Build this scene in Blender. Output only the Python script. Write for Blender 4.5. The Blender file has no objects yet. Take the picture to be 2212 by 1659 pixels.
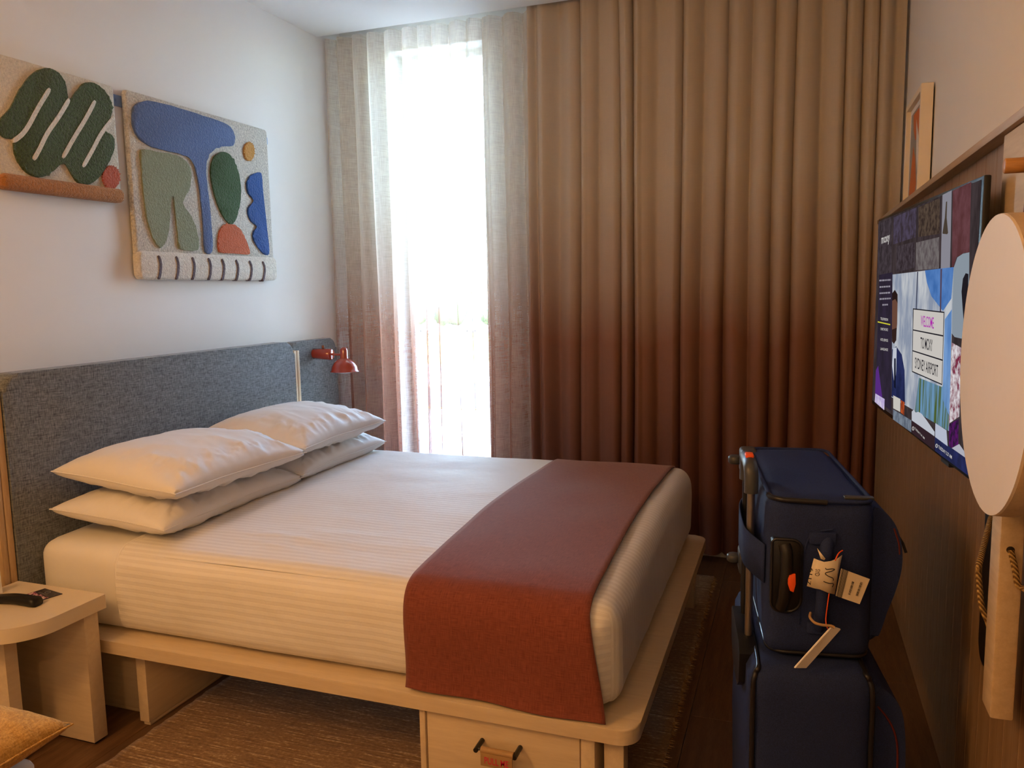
import bpy, bmesh, math, random
from mathutils import Vector, Matrix, noise

# ------------------------------------------------------------------ camera, world, lights, exposure
S = bpy.context.scene
COL = S.collection
F_PX, CX, CY = 1696.93, 1106.0, 829.5
YAW, PITCH, ROLL = -0.346595536, -0.120357, -0.01806388
CAM = Vector((0.0, 0.0, 1.43))
_f = Vector((math.sin(YAW) * math.cos(PITCH), math.cos(YAW) * math.cos(PITCH), math.sin(PITCH)))
_r = Vector((math.cos(YAW), -math.sin(YAW), 0.0))
_u = _r.cross(_f)
RGT = math.cos(ROLL) * _r + math.sin(ROLL) * _u
UPV = -math.sin(ROLL) * _r + math.cos(ROLL) * _u
FWD = _f
cam_d = bpy.data.cameras.new('camera')
cam_d.sensor_fit = 'HORIZONTAL'; cam_d.sensor_width = 36.0
cam_d.lens = F_PX / 2212.0 * 36.0
cam_d.clip_start = 0.02; cam_d.clip_end = 2000
cam = bpy.data.objects.new('camera', cam_d); COL.objects.link(cam)
cam.matrix_world = Matrix(((RGT.x, UPV.x, -FWD.x, CAM.x), (RGT.y, UPV.y, -FWD.y, CAM.y),
                           (RGT.z, UPV.z, -FWD.z, CAM.z), (0, 0, 0, 1)))
S.camera = cam
S.view_settings.view_transform = 'Standard'; S.view_settings.look = 'None'
S.view_settings.gamma = 1.0; S.view_settings.use_curve_mapping = False
EXPO = 0.70
S.view_settings.exposure = EXPO

world = bpy.data.worlds.new('world'); S.world = world; world.use_nodes = True
wn = world.node_tree; wn.nodes.clear()
sky = wn.nodes.new('ShaderNodeTexSky'); sky.sky_type = 'NISHITA'
sky.sun_disc = False; sky.sun_elevation = math.radians(48); sky.sun_rotation = math.radians(150)
sky.air_density = 1.0; sky.dust_density = 1.2; sky.ozone_density = 1.2
bg = wn.nodes.new('ShaderNodeBackground'); bg.inputs['Strength'].default_value = 7.0
wo = wn.nodes.new('ShaderNodeOutputWorld')
wn.links.new(sky.outputs[0], bg.inputs[0]); wn.links.new(bg.outputs[0], wo.inputs[0])

def light(name, kind, loc, energy, color, size=0.2, rot=(0, 0, 0), **kw):
    d = bpy.data.lights.new(name, kind); d.energy = energy; d.color = color
    if kind == 'AREA': d.shape = kw.pop('shape', 'DISK'); d.size = size
    elif kind == 'SUN': d.angle = size
    else: d.shadow_soft_size = size
    for k, v in kw.items(): setattr(d, k, v)
    o = bpy.data.objects.new(name, d); COL.objects.link(o)
    o.location = loc; o.rotation_euler = rot
    return o

light('sun', 'SUN', (0, 30, 40), 4.0, (1.0, 0.95, 0.88), 0.01, (math.radians(40), 0, math.radians(150)))
WARM = (1.0, 0.50, 0.165)
# unseen warm wall lamp and ceiling lamp at the entry side of the room
light('wall_lamp_light', 'POINT', (-2.05, -0.10, 2.30), 40, WARM, 0.20)
light('ceiling_lamp_light', 'AREA', (-0.3, -1.5, 2.835), 11, WARM, 0.22)
# daylight portal in the window opening
portal = light('window_portal', 'AREA', (-1.98, 4.47, 1.55), 1, (1, 1, 1), 0.62, (math.radians(-90), 0, 0), shape='RECTANGLE', size_y=2.6)
portal.data.cycles.is_portal = True

# ------------------------------------------------------------------ helpers
def ray(px, py):
    return RGT * ((px - CX) / F_PX) - UPV * ((py - CY) / F_PX) + FWD
def px_x(px, py, x):
    d = ray(px, py); return CAM + d * ((x - CAM.x) / d.x)
def px_y(px, py, y):
    d = ray(px, py); return CAM + d * ((y - CAM.y) / d.y)
def px_z(px, py, z):
    d = ray(px, py); return CAM + d * ((z - CAM.z) / d.z)
def px_plane(px, py, p0, n):
    d = ray(px, py); return CAM + d * ((p0 - CAM).dot(n) / d.dot(n))

def lin(h):
    h = h.lstrip('#'); out = []
    for i in (0, 2, 4):
        c = int(h[i:i + 2], 16) / 255
        out.append(c / 12.92 if c <= 0.04045 else ((c + 0.055) / 1.055) ** 2.4)
    return (*out, 1.0)

class NT:
    def __init__(s, name):
        s.m = bpy.data.materials.new(name); s.m.use_nodes = True
        s.t = s.m.node_tree; s.t.nodes.clear()
        s.out = s.t.nodes.new('ShaderNodeOutputMaterial')
    def n(s, typ, **kw):
        nd = s.t.nodes.new('ShaderNode' + typ)
        for k, v in kw.items():
            if k.startswith('i_'):
                key = k[2:]; key = int(key) if key.isdigit() else key.replace('_', ' ')
                nd.inputs[key].default_value = v
            else: setattr(nd, k, v)
        return nd
    def l(s, a, b): s.t.links.new(a, b)
    def coords(s, scale=(1, 1, 1), which='Object'):
        tc = s.n('TexCoord'); mp = s.n('Mapping'); mp.inputs['Scale'].default_value = scale
        s.l(tc.outputs[which], mp.inputs[0]); return mp.outputs[0]
    def noise(s, vec, scale, detail=4, rough=0.55):
        nz = s.n('TexNoise'); nz.inputs['Scale'].default_value = scale
        nz.inputs['Detail'].default_value = detail; nz.inputs['Roughness'].default_value = rough
        s.l(vec, nz.inputs['Vector']); return nz.outputs[0]
    def ramp(s, fac, stops):
        r = s.n('ValToRGB'); e = r.color_ramp.elements
        while len(e) > 1: e.remove(e[-1])
        e[0].position = stops[0][0]; e[0].color = stops[0][1]
        for p, c in stops[1:]:
            k = e.new(p); k.color = c
        s.l(fac, r.inputs[0]); return r.outputs[0]
    def mix(s, fac, a, b):
        m = s.n('Mix', data_type='RGBA')
        if isinstance(fac, (int, float)): m.inputs[0].default_value = fac
        else: s.l(fac, m.inputs[0])
        for v, sock in ((a, m.inputs[6]), (b, m.inputs[7])):
            if isinstance(v, tuple): sock.default_value = v
            else: s.l(v, sock)
        return m.outputs[2]
    def math(s, op, a, b=0.0):
        m = s.n('Math', operation=op)
        for v, sock in ((a, m.inputs[0]), (b, m.inputs[1])):
            if isinstance(v, (int, float)): sock.default_value = v
            else: s.l(v, sock)
        return m.outputs[0]
    def bump(s, h, dist=0.002, strength=0.6):
        b = s.n('Bump'); b.inputs['Distance'].default_value = dist; b.inputs['Strength'].default_value = strength
        s.l(h, b.inputs['Height']); return b.outputs[0]
    def bsdf(s, color, rough=0.6, normal=None, spec=0.4, metal=0.0, sheen=0.0, coat=0.0):
        b = s.n('BsdfPrincipled')
        if isinstance(color, tuple): b.inputs['Base Color'].default_value = color
        else: s.l(color, b.inputs['Base Color'])
        b.inputs['Roughness'].default_value = rough; b.inputs['Metallic'].default_value = metal
        b.inputs['Specular IOR Level'].default_value = spec
        b.inputs['Sheen Weight'].default_value = sheen; b.inputs['Coat Weight'].default_value = coat
        if normal: s.l(normal, b.inputs['Normal'])
        s.l(b.outputs[0], s.out.inputs[0]); return b

def dk(c, k): return (c[0] * k, c[1] * k, c[2] * k, 1)

def m_plain(name, col, rough=0.5, var=0.06, scale=18, bump=0.0, spec=0.4, metal=0.0, coat=0.0):
    t = NT(name); v = t.coords(); nz = t.noise(v, scale)
    c = t.mix(nz, dk(col, 1 - var), dk(col, 1 + var))
    nrm = t.bump(t.noise(v, scale * 8, 3), 0.001, bump) if bump else None
    t.bsdf(c, rough, nrm, spec, metal, 0, coat); return t.m

def m_wood(name, a, b, scale=(1, 1, 1), rough=0.45, grain=14, bump=0.15):
    t = NT(name); v = t.coords(scale)
    n1 = t.noise(v, grain, 6, 0.6); n2 = t.noise(v, grain * 5, 3, 0.5)
    f = t.math('ADD', t.math('MULTIPLY', n1, 0.75), t.math('MULTIPLY', n2, 0.25))
    c = t.ramp(f, [(0.32, a), (0.5, t_mid(a, b)), (0.68, b)])
    t.bsdf(c, rough, t.bump(n2, 0.0006, bump)); return t.m
def t_mid(a, b): return tuple((x + y) / 2 for x, y in zip(a, b))

def m_weave(name, a, b, sx=900, sz=900, stretch=0.06, rough=0.9, bump=0.5, dist=0.0012, which='Object', sheen=0.2, mixv=None):
    t = NT(name)
    if which == 'UV': v1 = t.coords((sx * stretch, sz, 1), which); v2 = t.coords((sx, sz * stretch, 1), which)
    else: v1 = t.coords((sx * stretch, sx * stretch, sz), which); v2 = t.coords((sx, sx, sz * stretch), which)
    n1 = t.noise(v1, 1, 2); n2 = t.noise(v2, 1, 2)
    f = t.math('MULTIPLY', t.math('ADD', n1, n2), 0.5)
    c = t.ramp(f, [(0.36, a), (0.64, b)])
    t.bsdf(c, rough, t.bump(f, dist, bump), 0.2, 0, sheen); return t.m

def m_pile(name, col, var=0.25, scale=105, bump=1.0, dist=0.014):
    t = NT(name); v = t.coords()
    n1 = t.noise(v, scale, 3, 0.6); n2 = t.noise(v, scale * 2.7, 2, 0.6)
    f = t.math('ADD', t.math('MULTIPLY', n1, 0.6), t.math('MULTIPLY', n2, 0.4))
    c = t.ramp(f, [(0.3, dk(col, 1 - var)), (0.62, dk(col, 1 + var * 0.5))])
    t.bsdf(c, 0.95, t.bump(f, dist, bump), 0.1, 0, 0.3); return t.m

def m_emit(name, col, strength=1.0, blotch=None, scale=20, stretch=(1, 1, 1)):
    t = NT(name); e = t.n('Emission'); e.inputs[1].default_value = strength
    if blotch:
        nz = t.noise(t.coords(stretch), scale, 3, 0.6)
        t.l(t.ramp(nz, [(0.38, col), (0.62, blotch)]), e.inputs[0])
    else: e.inputs[0].default_value = col
    t.l(e.outputs[0], t.out.inputs[0]); return t.m

# objects -----------------------------------------------------------
def tag(o, label=None, cat=None, group=None, kind=None):
    if label: o['label'] = label
    if cat: o['category'] = cat
    if group: o['group'] = group
    if kind: o['kind'] = kind
    return o
def thing(name, loc, label, cat, group=None, kind=None):
    o = bpy.data.objects.new(name, None); COL.objects.link(o); o.location = loc
    o.empty_display_size = 0.05
    return tag(o, label, cat, group, kind)
def link(name, me, mat, parent=None, smooth=False):
    o = bpy.data.objects.new(name, me); COL.objects.link(o)
    if mat is not None and not me.materials: me.materials.append(mat)
    if smooth:
        for p in me.polygons: p.use_smooth = True
    if parent is not None:
        o.parent = parent
        if parent.type == 'EMPTY': o.matrix_parent_inverse = Matrix.Translation(parent.location).inverted()
    return o
def from_bm(name, bm, mat, parent=None, smooth=False, angle=None):
    me = bpy.data.meshes.new(name); bmesh.ops.recalc_face_normals(bm, faces=bm.faces); bm.to_mesh(me); bm.free()
    o = link(name, me, mat, parent, smooth)
    if angle is not None:
        for p in me.polygons: p.use_smooth = True
        me.set_sharp_from_angle(angle=math.radians(angle))
    return o
def pyd(name, vs, fs, mat, parent=None, smooth=True):
    me = bpy.data.meshes.new(name); me.from_pydata([tuple(v) for v in vs], [], fs); me.update()
    return link(name, me, mat, parent, smooth)

def bm_box(bm, lo, hi, bev=0.0, seg=2, xf=None):
    r = bmesh.ops.create_cube(bm, size=1.0); vs = r['verts']
    lo, hi = Vector(lo), Vector(hi); c = (lo + hi) / 2; d = hi - lo
    for v in vs: v.co = Vector((v.co.x * d.x, v.co.y * d.y, v.co.z * d.z)) + c
    if bev > 0:
        es = list({e for v in vs for e in v.link_edges})
        rr = bmesh.ops.bevel(bm, geom=es, offset=min(bev, min(d) * 0.49), segments=seg, profile=0.5, affect='EDGES')
        vs = list({v for f in rr['faces'] for v in f.verts} | {v for v in vs if v.is_valid})
    if xf is not None:
        for v in vs: v.co = xf @ v.co
    return vs
def box(name, lo, hi, mat, parent=None, bev=0.003, seg=2, xf=None):
    bm = bmesh.new(); bm_box(bm, lo, hi, bev, seg)
    if xf is not None: bm.transform(xf)
    return from_bm(name, bm, mat, parent, angle=35)
def prism(name, pts, axis, a, b, mat, parent=None, bev=0.0, seg=2, xf=None):
    """polygon of 2-D points extruded along axis from a to b (x: pts=(y,z); y: (x,z); z: (x,y))"""
    def P(p, t):
        return {'x': (t, p[0], p[1]), 'y': (p[0], t, p[1]), 'z': (p[0], p[1], t)}[axis]
    bm = bmesh.new()
    v0 = [bm.verts.new(P(p, a)) for p in pts]; v1 = [bm.verts.new(P(p, b)) for p in pts]
    bm.faces.new(v0); top = bm.faces.new(v1); n = len(pts)
    for i in range(n): bm.faces.new((v0[i], v0[(i + 1) % n], v1[(i + 1) % n], v1[i]))
    if bev > 0:
        bmesh.ops.bevel(bm, geom=list(top.edges), offset=bev, segments=seg, profile=0.5, affect='EDGES')
    if xf is not None: bm.transform(xf)
    return from_bm(name, bm, mat, parent, angle=40)
def rrect(x0, y0, x1, y1, r, seg=6):
    if not isinstance(r, (tuple, list)): r = (r, r, r, r)
    out = []
    for (cx, cy, a0, rr) in ((x1 - r[0], y1 - r[0], 0, r[0]), (x0 + r[1], y1 - r[1], 90, r[1]), (x0 + r[2], y0 + r[2], 180, r[2]), (x1 - r[3], y0 + r[3], 270, r[3])):
        if rr <= 1e-6: out.append((cx, cy)); continue
        for i in range(seg + 1):
            a = math.radians(a0 + 90 * i / seg); out.append((cx + rr * math.cos(a), cy + rr * math.sin(a)))
    return out
def tube(name, pts, r, mat, parent=None, n=10, closed=False, xf=None, rs=None):
    pts = [Vector(p) for p in pts]
    if xf is not None: pts = [xf @ p for p in pts]
    vs, fs = [], []; m = len(pts); prev = None
    for i, p in enumerate(pts):
        if closed: t = pts[(i + 1) % m] - pts[i - 1]
        else: t = pts[min(i + 1, m - 1)] - pts[max(i - 1, 0)]
        t.normalize()
        if prev is None:
            a = Vector((0, 0, 1)) if abs(t.z) < 0.9 else Vector((1, 0, 0))
            nrm = t.cross(a).normalized()
        else: nrm = (prev - t * prev.dot(t)).normalized()
        prev = nrm; bi = t.cross(nrm); rr = rs[i] if rs else r
        for k in range(n):
            a = 2 * math.pi * k / n; vs.append(p + nrm * (rr * math.cos(a)) + bi * (rr * math.sin(a)))
    for i in range(m if closed else m - 1):
        j = (i + 1) % m
        for k in range(n): fs.append((i * n + k, i * n + (k + 1) % n, j * n + (k + 1) % n, j * n + k))
    if not closed: fs.append(tuple(range(n))[::-1]); fs.append(tuple((m - 1) * n + k for k in range(n)))
    o = pyd(name, vs, fs, mat, parent, True); o.data.set_sharp_from_angle(angle=math.radians(50)); return o
def cyl(name, p0, p1, r, mat, parent=None, n=24, bev=0.0, xf=None):
    p0, p1 = Vector(p0), Vector(p1)
    if bev:
        d = (p1 - p0).normalized()
        return tube(name, [p0, p0, p0 + d * bev, p1 - d * bev, p1, p1], r, mat, parent, n, False, xf, [r - bev, r - bev, r, r, r - bev, r - bev]) if False else \
            tube(name, [p0, p0 + d * bev, p1 - d * bev, p1], r, mat, parent, n, False, xf, [r - bev, r, r, r - bev])
    return tube(name, [p0, p1], r, mat, parent, n, False, xf)
def lathe(name, prof, center, mat, parent=None, n=32):
    vs, fs = [], []; c = Vector(center); m = len(prof)
    for r, z in prof:
        for k in range(n):
            a = 2 * math.pi * k / n; vs.append(c + Vector((r * math.cos(a), r * math.sin(a), z)))
    for i in range(m - 1):
        for k in range(n): fs.append((i * n + k, i * n + (k + 1) % n, (i + 1) * n + (k + 1) % n, (i + 1) * n + k))
    o = pyd(name, vs, fs, mat, parent, True); o.data.set_sharp_from_angle(angle=math.radians(50)); return o
def smooth_path(pts, per=5, closed=False):
    pts = [Vector(p) for p in pts]; n = len(pts); out = []
    rng = n if closed else n - 1
    for i in range(rng):
        p0 = pts[(i - 1) % n] if closed or i > 0 else pts[0]; p1 = pts[i]; p2 = pts[(i + 1) % n]
        p3 = pts[(i + 2) % n] if closed or i + 2 < n else pts[-1]
        for k in range(per):
            t = k / per
            out.append(0.5 * ((2 * p1) + (p2 - p0) * t + (2 * p0 - 5 * p1 + 4 * p2 - p3) * t * t + (3 * p1 - p0 - 3 * p2 + p3) * t ** 3))
    if not closed: out.append(pts[-1])
    return out
def text_mesh(body, bold=False):
    cu = bpy.data.curves.new('txt', 'FONT'); cu.body = body
    if bold: cu.offset = 0.008
    cu.resolution_u = 3
    o = bpy.data.objects.new('txt', cu); COL.objects.link(o)
    dg = bpy.context.evaluated_depsgraph_get(); dg.update()
    me = bpy.data.meshes.new_from_object(o.evaluated_get(dg))
    bpy.data.objects.remove(o); bpy.data.curves.remove(cu)
    xs = [v.co.x for v in me.vertices]; ys = [v.co.y for v in me.vertices]
    x0, x1, y0, y1 = min(xs), max(xs), min(ys), max(ys)
    vs = [((v.co.x - x0) / (x1 - x0), (v.co.y - y0) / (y1 - y0)) for v in me.vertices]
    fs = [tuple(p.vertices) for p in me.polygons]; bpy.data.meshes.remove(me)
    return vs, fs
def text_on(name, body, bl, br, tl, mat, parent, bold=True):
    """flat lettering filling the parallelogram bl, br, tl (3-D points)"""
    vs, fs = text_mesh(body, bold); bl, br, tl = Vector(bl), Vector(br), Vector(tl)
    return pyd(name, [bl + (br - bl) * u + (tl - bl) * v for u, v in vs], fs, mat, parent, False)
def rgrid(name, lo, hi, r, mat, parent=None, n=(24, 24, 8), faces='xXyYzZ', disp=None, uvf=None, xf=None):
    """rounded box built of dense faces; disp(p, face)->p moves points"""
    lo, hi = Vector(lo), Vector(hi); vs, fs, cs = [], [], []
    def add(fc, na, nb, fn):
        base = len(vs)
        for i in range(na + 1):
            for j in range(nb + 1):
                p = fn(i / na, j / nb); raw = p.copy()
                q = Vector([min(max(p[k], lo[k] + r), hi[k] - r) for k in range(3)])
                d = p - q
                if d.length > 1e-9: p = q + d.normalized() * r
                if disp: p = disp(p, fc, raw)
                vs.append(xf @ p if xf is not None else p); cs.append(uvf(raw, fc) if uvf else (0, 0))
        for i in range(na):
            for j in range(nb):
                a = base + i * (nb + 1) + j; fs.append((a, a + 1, a + nb + 2, a + nb + 1))
    L = lambda a, b, t: a + (b - a) * t
    nx, ny, nz = n
    # ease points towards the edges so that the rounding is smooth
    e = lambda t: t
    if 'x' in faces: add('x', ny, nz, lambda s, t: Vector((lo.x, L(lo.y, hi.y, s), L(lo.z, hi.z, t))))
    if 'X' in faces: add('X', ny, nz, lambda s, t: Vector((hi.x, L(lo.y, hi.y, s), L(lo.z, hi.z, t))))
    if 'y' in faces: add('y', nx, nz, lambda s, t: Vector((L(lo.x, hi.x, s), lo.y, L(lo.z, hi.z, t))))
    if 'Y' in faces: add('Y', nx, nz, lambda s, t: Vector((L(lo.x, hi.x, s), hi.y, L(lo.z, hi.z, t))))
    if 'z' in faces: add('z', nx, ny, lambda s, t: Vector((L(lo.x, hi.x, s), L(lo.y, hi.y, t), lo.z)))
    if 'Z' in faces: add('Z', nx, ny, lambda s, t: Vector((L(lo.x, hi.x, s), L(lo.y, hi.y, t), hi.z)))
    me = bpy.data.meshes.new(name); me.from_pydata([tuple(v) for v in vs], [], fs)
    if uvf:
        uv = me.uv_layers.new(name='UVMap')
        for lp in me.loops: uv.data[lp.index].uv = cs[lp.vertex_index]
    bm = bmesh.new(); bm.from_mesh(me); bmesh.ops.remove_doubles(bm, verts=bm.verts, dist=1e-5)
    bmesh.ops.recalc_face_normals(bm, faces=bm.faces); bm.to_mesh(me); bm.free()
    return link(name, me, mat, parent, True)

# ------------------------------------------------------------------ materials
M = {}
M['wall'] = m_plain('wall_paint', (0.80, 0.79, 0.765, 1), 0.85, 0.015, 6, 0.12)
M['ceil'] = m_plain('ceiling_paint', (0.80, 0.80, 0.79, 1), 0.9, 0.01, 6)
M['gap'] = m_plain('dark_gap', (0.02, 0.013, 0.009, 1), 0.9)
M['lam'] = m_wood('pale_laminate', (0.60, 0.47, 0.31, 1), (0.70, 0.57, 0.39, 1), (0.6, 6, 6), 0.42, 9, 0.08)
M['lam_y'] = m_wood('pale_laminate_b', (0.60, 0.47, 0.31, 1), (0.70, 0.57, 0.39, 1), (6, 0.6, 6), 0.42, 9, 0.08)
M['top'] = m_plain('cream_laminate', (0.72, 0.62, 0.47, 1), 0.38, 0.03, 40)
M['oak'] = m_wood('oak_post', (0.42, 0.27, 0.13, 1), (0.60, 0.42, 0.24, 1), (8, 8, 0.7), 0.5)
M['veneer'] = m_wood('walnut_veneer', (0.19, 0.11, 0.055, 1), (0.32, 0.205, 0.115, 1), (14, 14, 0.5), 0.5, 6, 0.2)
M['ledge'] = m_wood('ledge_wood', (0.34, 0.23, 0.14, 1), (0.46, 0.34, 0.22, 1), (10, 0.6, 10), 0.5, 6)
M['rail'] = m_wood('pale_oak_rail', (0.50, 0.36, 0.21, 1), (0.64, 0.49, 0.31, 1), (8, 0.7, 8), 0.5, 7)
M['white_s'] = m_plain('white_sheet', (0.80, 0.78, 0.74, 1), 0.75, 0.02, 30, 0.05, 0.3)
M['hinge'] = m_plain('black_plastic', (0.006, 0.006, 0.007, 1), 0.42, 0.1, 30)
M['blackm'] = m_plain('black_metal', (0.01, 0.009, 0.009, 1), 0.4, 0.1, 40, 0, 0.5)
M['grey_m'] = m_plain('grey_plastic', (0.045, 0.048, 0.052, 1), 0.38, 0.1, 40)
M['chrome'] = m_plain('satin_rod', (0.28, 0.25, 0.22, 1), 0.32, 0.03, 40, 0, 0.5, 0.9)
M['orange'] = m_plain('orange_button', (0.85, 0.10, 0.012, 1), 0.45, 0.04)
M['red'] = m_plain('red_enamel', (0.34, 0.040, 0.018, 1), 0.14, 0.03, 20, 0, 0.6, 0, 0.6)
M['pillow'] = m_plain('pillow_cotton', (0.80, 0.78, 0.75, 1), 0.62, 0.02, 40, 0.06, 0.35)
M['card'] = m_plain('white_card', (0.84, 0.82, 0.78, 1), 0.7, 0.02)
M['paper'] = m_plain('tag_paper', (0.72, 0.62, 0.45, 1), 0.6, 0.03)
M['ink'] = m_plain('black_ink', (0.015, 0.014, 0.02, 1), 0.6)
M['tanleather'] = m_plain('tan_leather', (0.40, 0.24, 0.10, 1), 0.55, 0.08, 60, 0.2)
M['brownleather'] = m_plain('brown_leather', (0.20, 0.06, 0.015, 1), 0.5, 0.1, 60, 0.2)
M['pinkink'] = m_plain('pink_print', (0.62, 0.02, 0.07, 1), 0.6)
M['cream'] = m_plain('cream_board', (0.78, 0.66, 0.51, 1), 0.42, 0.02, 50)
M['framew'] = m_plain('cream_frame', (0.84, 0.74, 0.58, 1), 0.5, 0.03, 40)
M['dowel'] = m_wood('dowel', (0.36, 0.16, 0.04, 1), (0.50, 0.25, 0.08, 1), (1, 8, 8), 0.45)
M['blue_strap'] = m_plain('blue_metal', (0.16, 0.26, 0.46, 1), 0.45, 0.04)
M['headfab'] = m_weave('grey_melange', (0.062, 0.070, 0.077, 1), (0.235, 0.255, 0.265, 1), 260, 420, 0.12, 0.95, 0.5)
M['runner'] = m_weave('terracotta_linen', (0.15, 0.034, 0.020, 1), (0.26, 0.072, 0.044, 1), 600, 600, 0.05, 0.85, 0.5, 0.001, 'UV')
M['nylon'] = m_weave('navy_nylon', (0.011, 0.018, 0.062, 1), (0.022, 0.037, 0.120, 1), 900, 900, 0.5, 0.8, 0.25, 0.0005, 'Object', 0.0)
M['piping'] = m_plain('black_piping', (0.012, 0.012, 0.016, 1), 0.3)
M['redpipe'] = m_plain('red_piping', (0.10, 0.012, 0.008, 1), 0.5)
M['mustard'] = m_weave('mustard_knit', (0.38, 0.19, 0.03, 1), (0.66, 0.38, 0.09, 1), 330, 330, 0.25, 0.95, 0.9, 0.004)
M['rope'] = None

def m_rope():
    t = NT('twisted_rope'); v = t.coords((1, 1, 1), 'Object')
    w = t.n('TexWave', bands_direction='DIAGONAL'); w.inputs['Scale'].default_value = 75; w.inputs['Distortion'].default_value = 0.4
    t.l(v, w.inputs['Vector'])
    c = t.ramp(w.outputs[1], [(0.15, (0.16, 0.08, 0.02, 1)), (0.6, (0.50, 0.32, 0.11, 1))])
    t.bsdf(c, 0.8, t.bump(w.outputs[1], 0.004, 0.9)); return t.m
M['rope'] = m_rope()

def m_coverlet():
    t = NT('striped_coverlet'); v = t.coords((1, 1, 1), 'UV')
    sep = t.n('SeparateXYZ'); t.l(v, sep.inputs[0])
    # satin stripe: bands across the v coordinate, 24 mm apart
    s = t.math('SINE', t.math('MULTIPLY', sep.outputs[1], 2 * math.pi / 0.024))
    st = t.ramp(t.math('ADD', t.math('MULTIPLY', s, 0.5), 0.5), [(0.42, (0, 0, 0, 1)), (0.58, (1, 1, 1, 1))])
    c = t.mix(st, (0.735, 0.71, 0.67, 1), (0.80, 0.78, 0.74, 1))
    n = t.noise(t.coords((1, 1, 1)), 14, 4)
    b1 = t.bump(st, 0.0007, 0.5); b2 = t.n('Bump'); b2.inputs['Distance'].default_value = 0.006; b2.inputs['Strength'].default_value = 0.35
    t.l(n, b2.inputs['Height']); t.l(b1, b2.inputs['Normal'])
    t.bsdf(c, 0.68, b2.outputs[0], 0.3, 0, 0.1); return t.m
M['coverlet'] = m_coverlet()

BEIGE, RUST, RUST_D = (0.68, 0.59, 0.47, 1), (0.33, 0.165, 0.108, 1), (0.20, 0.090, 0.068, 1)
def m_curtain(name, sheer):
    t = NT(name)
    geo = t.n('NewGeometry'); sp = t.n('SeparateXYZ'); t.l(geo.outputs['Position'], sp.inputs[0])
    wob = t.noise(t.coords((5, 5, 0.6)), 1.0, 1)
    z = t.math('ADD', sp.outputs[2], t.math('MULTIPLY', t.math('SUBTRACT', wob, 0.5), 0.28))
    f = t.n('MapRange'); f.inputs[1].default_value = 0.0; f.inputs[2].default_value = 2.0; t.l(z, f.inputs[0])
    if sheer:
        cb, cr, crd = (0.76, 0.71, 0.61, 1), (0.42, 0.21, 0.145, 1), (0.27, 0.11, 0.08, 1)
    else: cb, cr, crd = BEIGE, RUST, RUST_D
    col = t.ramp(f.outputs[0], [(0.25, crd), (0.58, cr), (0.73, t_mid(cr, cb)), (0.98, cb)])
    th1 = t.noise(t.coords((340, 340, 16)), 1, 2); th2 = t.noise(t.coords((16, 16, 300)), 1, 2)
    th = t.math('MULTIPLY', t.math('ADD', th1, th2), 0.5)
    col2 = t.mix(t.math('MULTIPLY', th, 0.4), col, t.mix(0.4, col, (0.0, 0.0, 0.0, 1)))
    nb = t.bump(th, 0.001, 0.4)
    d = t.n('BsdfDiffuse'); t.l(col2, d.inputs[0]); t.l(nb, d.inputs['Normal'])
    tr = t.n('BsdfTranslucent'); t.l(col2, tr.inputs[0])
    mx = t.n('MixShader'); mx.inputs[0].default_value = 0.34 if sheer else 0.22
    t.l(d.outputs[0], mx.inputs[1]); t.l(tr.outputs[0], mx.inputs[2])
    if sheer:
        tp = t.n('BsdfTransparent'); m2 = t.n('MixShader')
        fac = t.n('MapRange'); fac.inputs[1].default_value = 0.36; fac.inputs[2].default_value = 0.64
        fac.inputs[3].default_value = 0.58; fac.inputs[4].default_value = 0.36
        t.l(th, fac.inputs[0])
        # gaps between the threads close where the cloth is seen along its surface
        lw = t.n('LayerWeight'); lw.inputs[0].default_value = 0.5
        op = t.math('SUBTRACT', 1.0, t.math('POWER', lw.outputs['Facing'], 1.7))
        t.l(t.math('MULTIPLY', fac.outputs[0], op), m2.inputs[0])
        t.l(mx.outputs[0], m2.inputs[1]); t.l(tp.outputs[0], m2.inputs[2]); t.l(m2.outputs[0], t.out.inputs[0])
    else: t.l(mx.outputs[0], t.out.inputs[0])
    return t.m
M['curtain'] = m_curtain('ombre_curtain_cloth', False)
M['sheer'] = m_curtain('ombre_sheer_cloth', True)

def m_glass():
    t = NT('window_glass'); tp = t.n('BsdfTransparent'); tp.inputs[0].default_value = (0.93, 0.96, 0.96, 1)
    g = t.n('BsdfGlossy'); g.inputs['Roughness'].default_value = 0.02
    fr = t.n('Fresnel'); fr.inputs[0].default_value = 1.45; mx = t.n('MixShader')
    t.l(fr.outputs[0], mx.inputs[0]); t.l(tp.outputs[0], mx.inputs[1]); t.l(g.outputs[0], mx.inputs[2]); t.l(mx.outputs[0], t.out.inputs[0]); return t.m
M['glass'] = m_glass()

def m_floor_planks():
    t = NT('brown_floor_plank'); oi = t.n('ObjectInfo')
    v = t.coords((9, 0.7, 1)); n1 = t.noise(v, 5, 6, 0.62); n2 = t.noise(v, 40, 3)
    f = t.math('ADD', t.math('MULTIPLY', n1, 0.7), t.math('MULTIPLY', n2, 0.3))
    a, b = (0.085, 0.040, 0.018, 1), (0.185, 0.098, 0.048, 1)
    c = t.ramp(f, [(0.34, a), (0.66, b)])
    c = t.mix(t.math('MULTIPLY', oi.outputs['Random'], 0.35), c, (0.08, 0.040, 0.018, 1))
    t.bsdf(c, 0.42, t.bump(n2, 0.0005, 0.2)); return t.m
M['plank'] = m_floor_planks()

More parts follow.
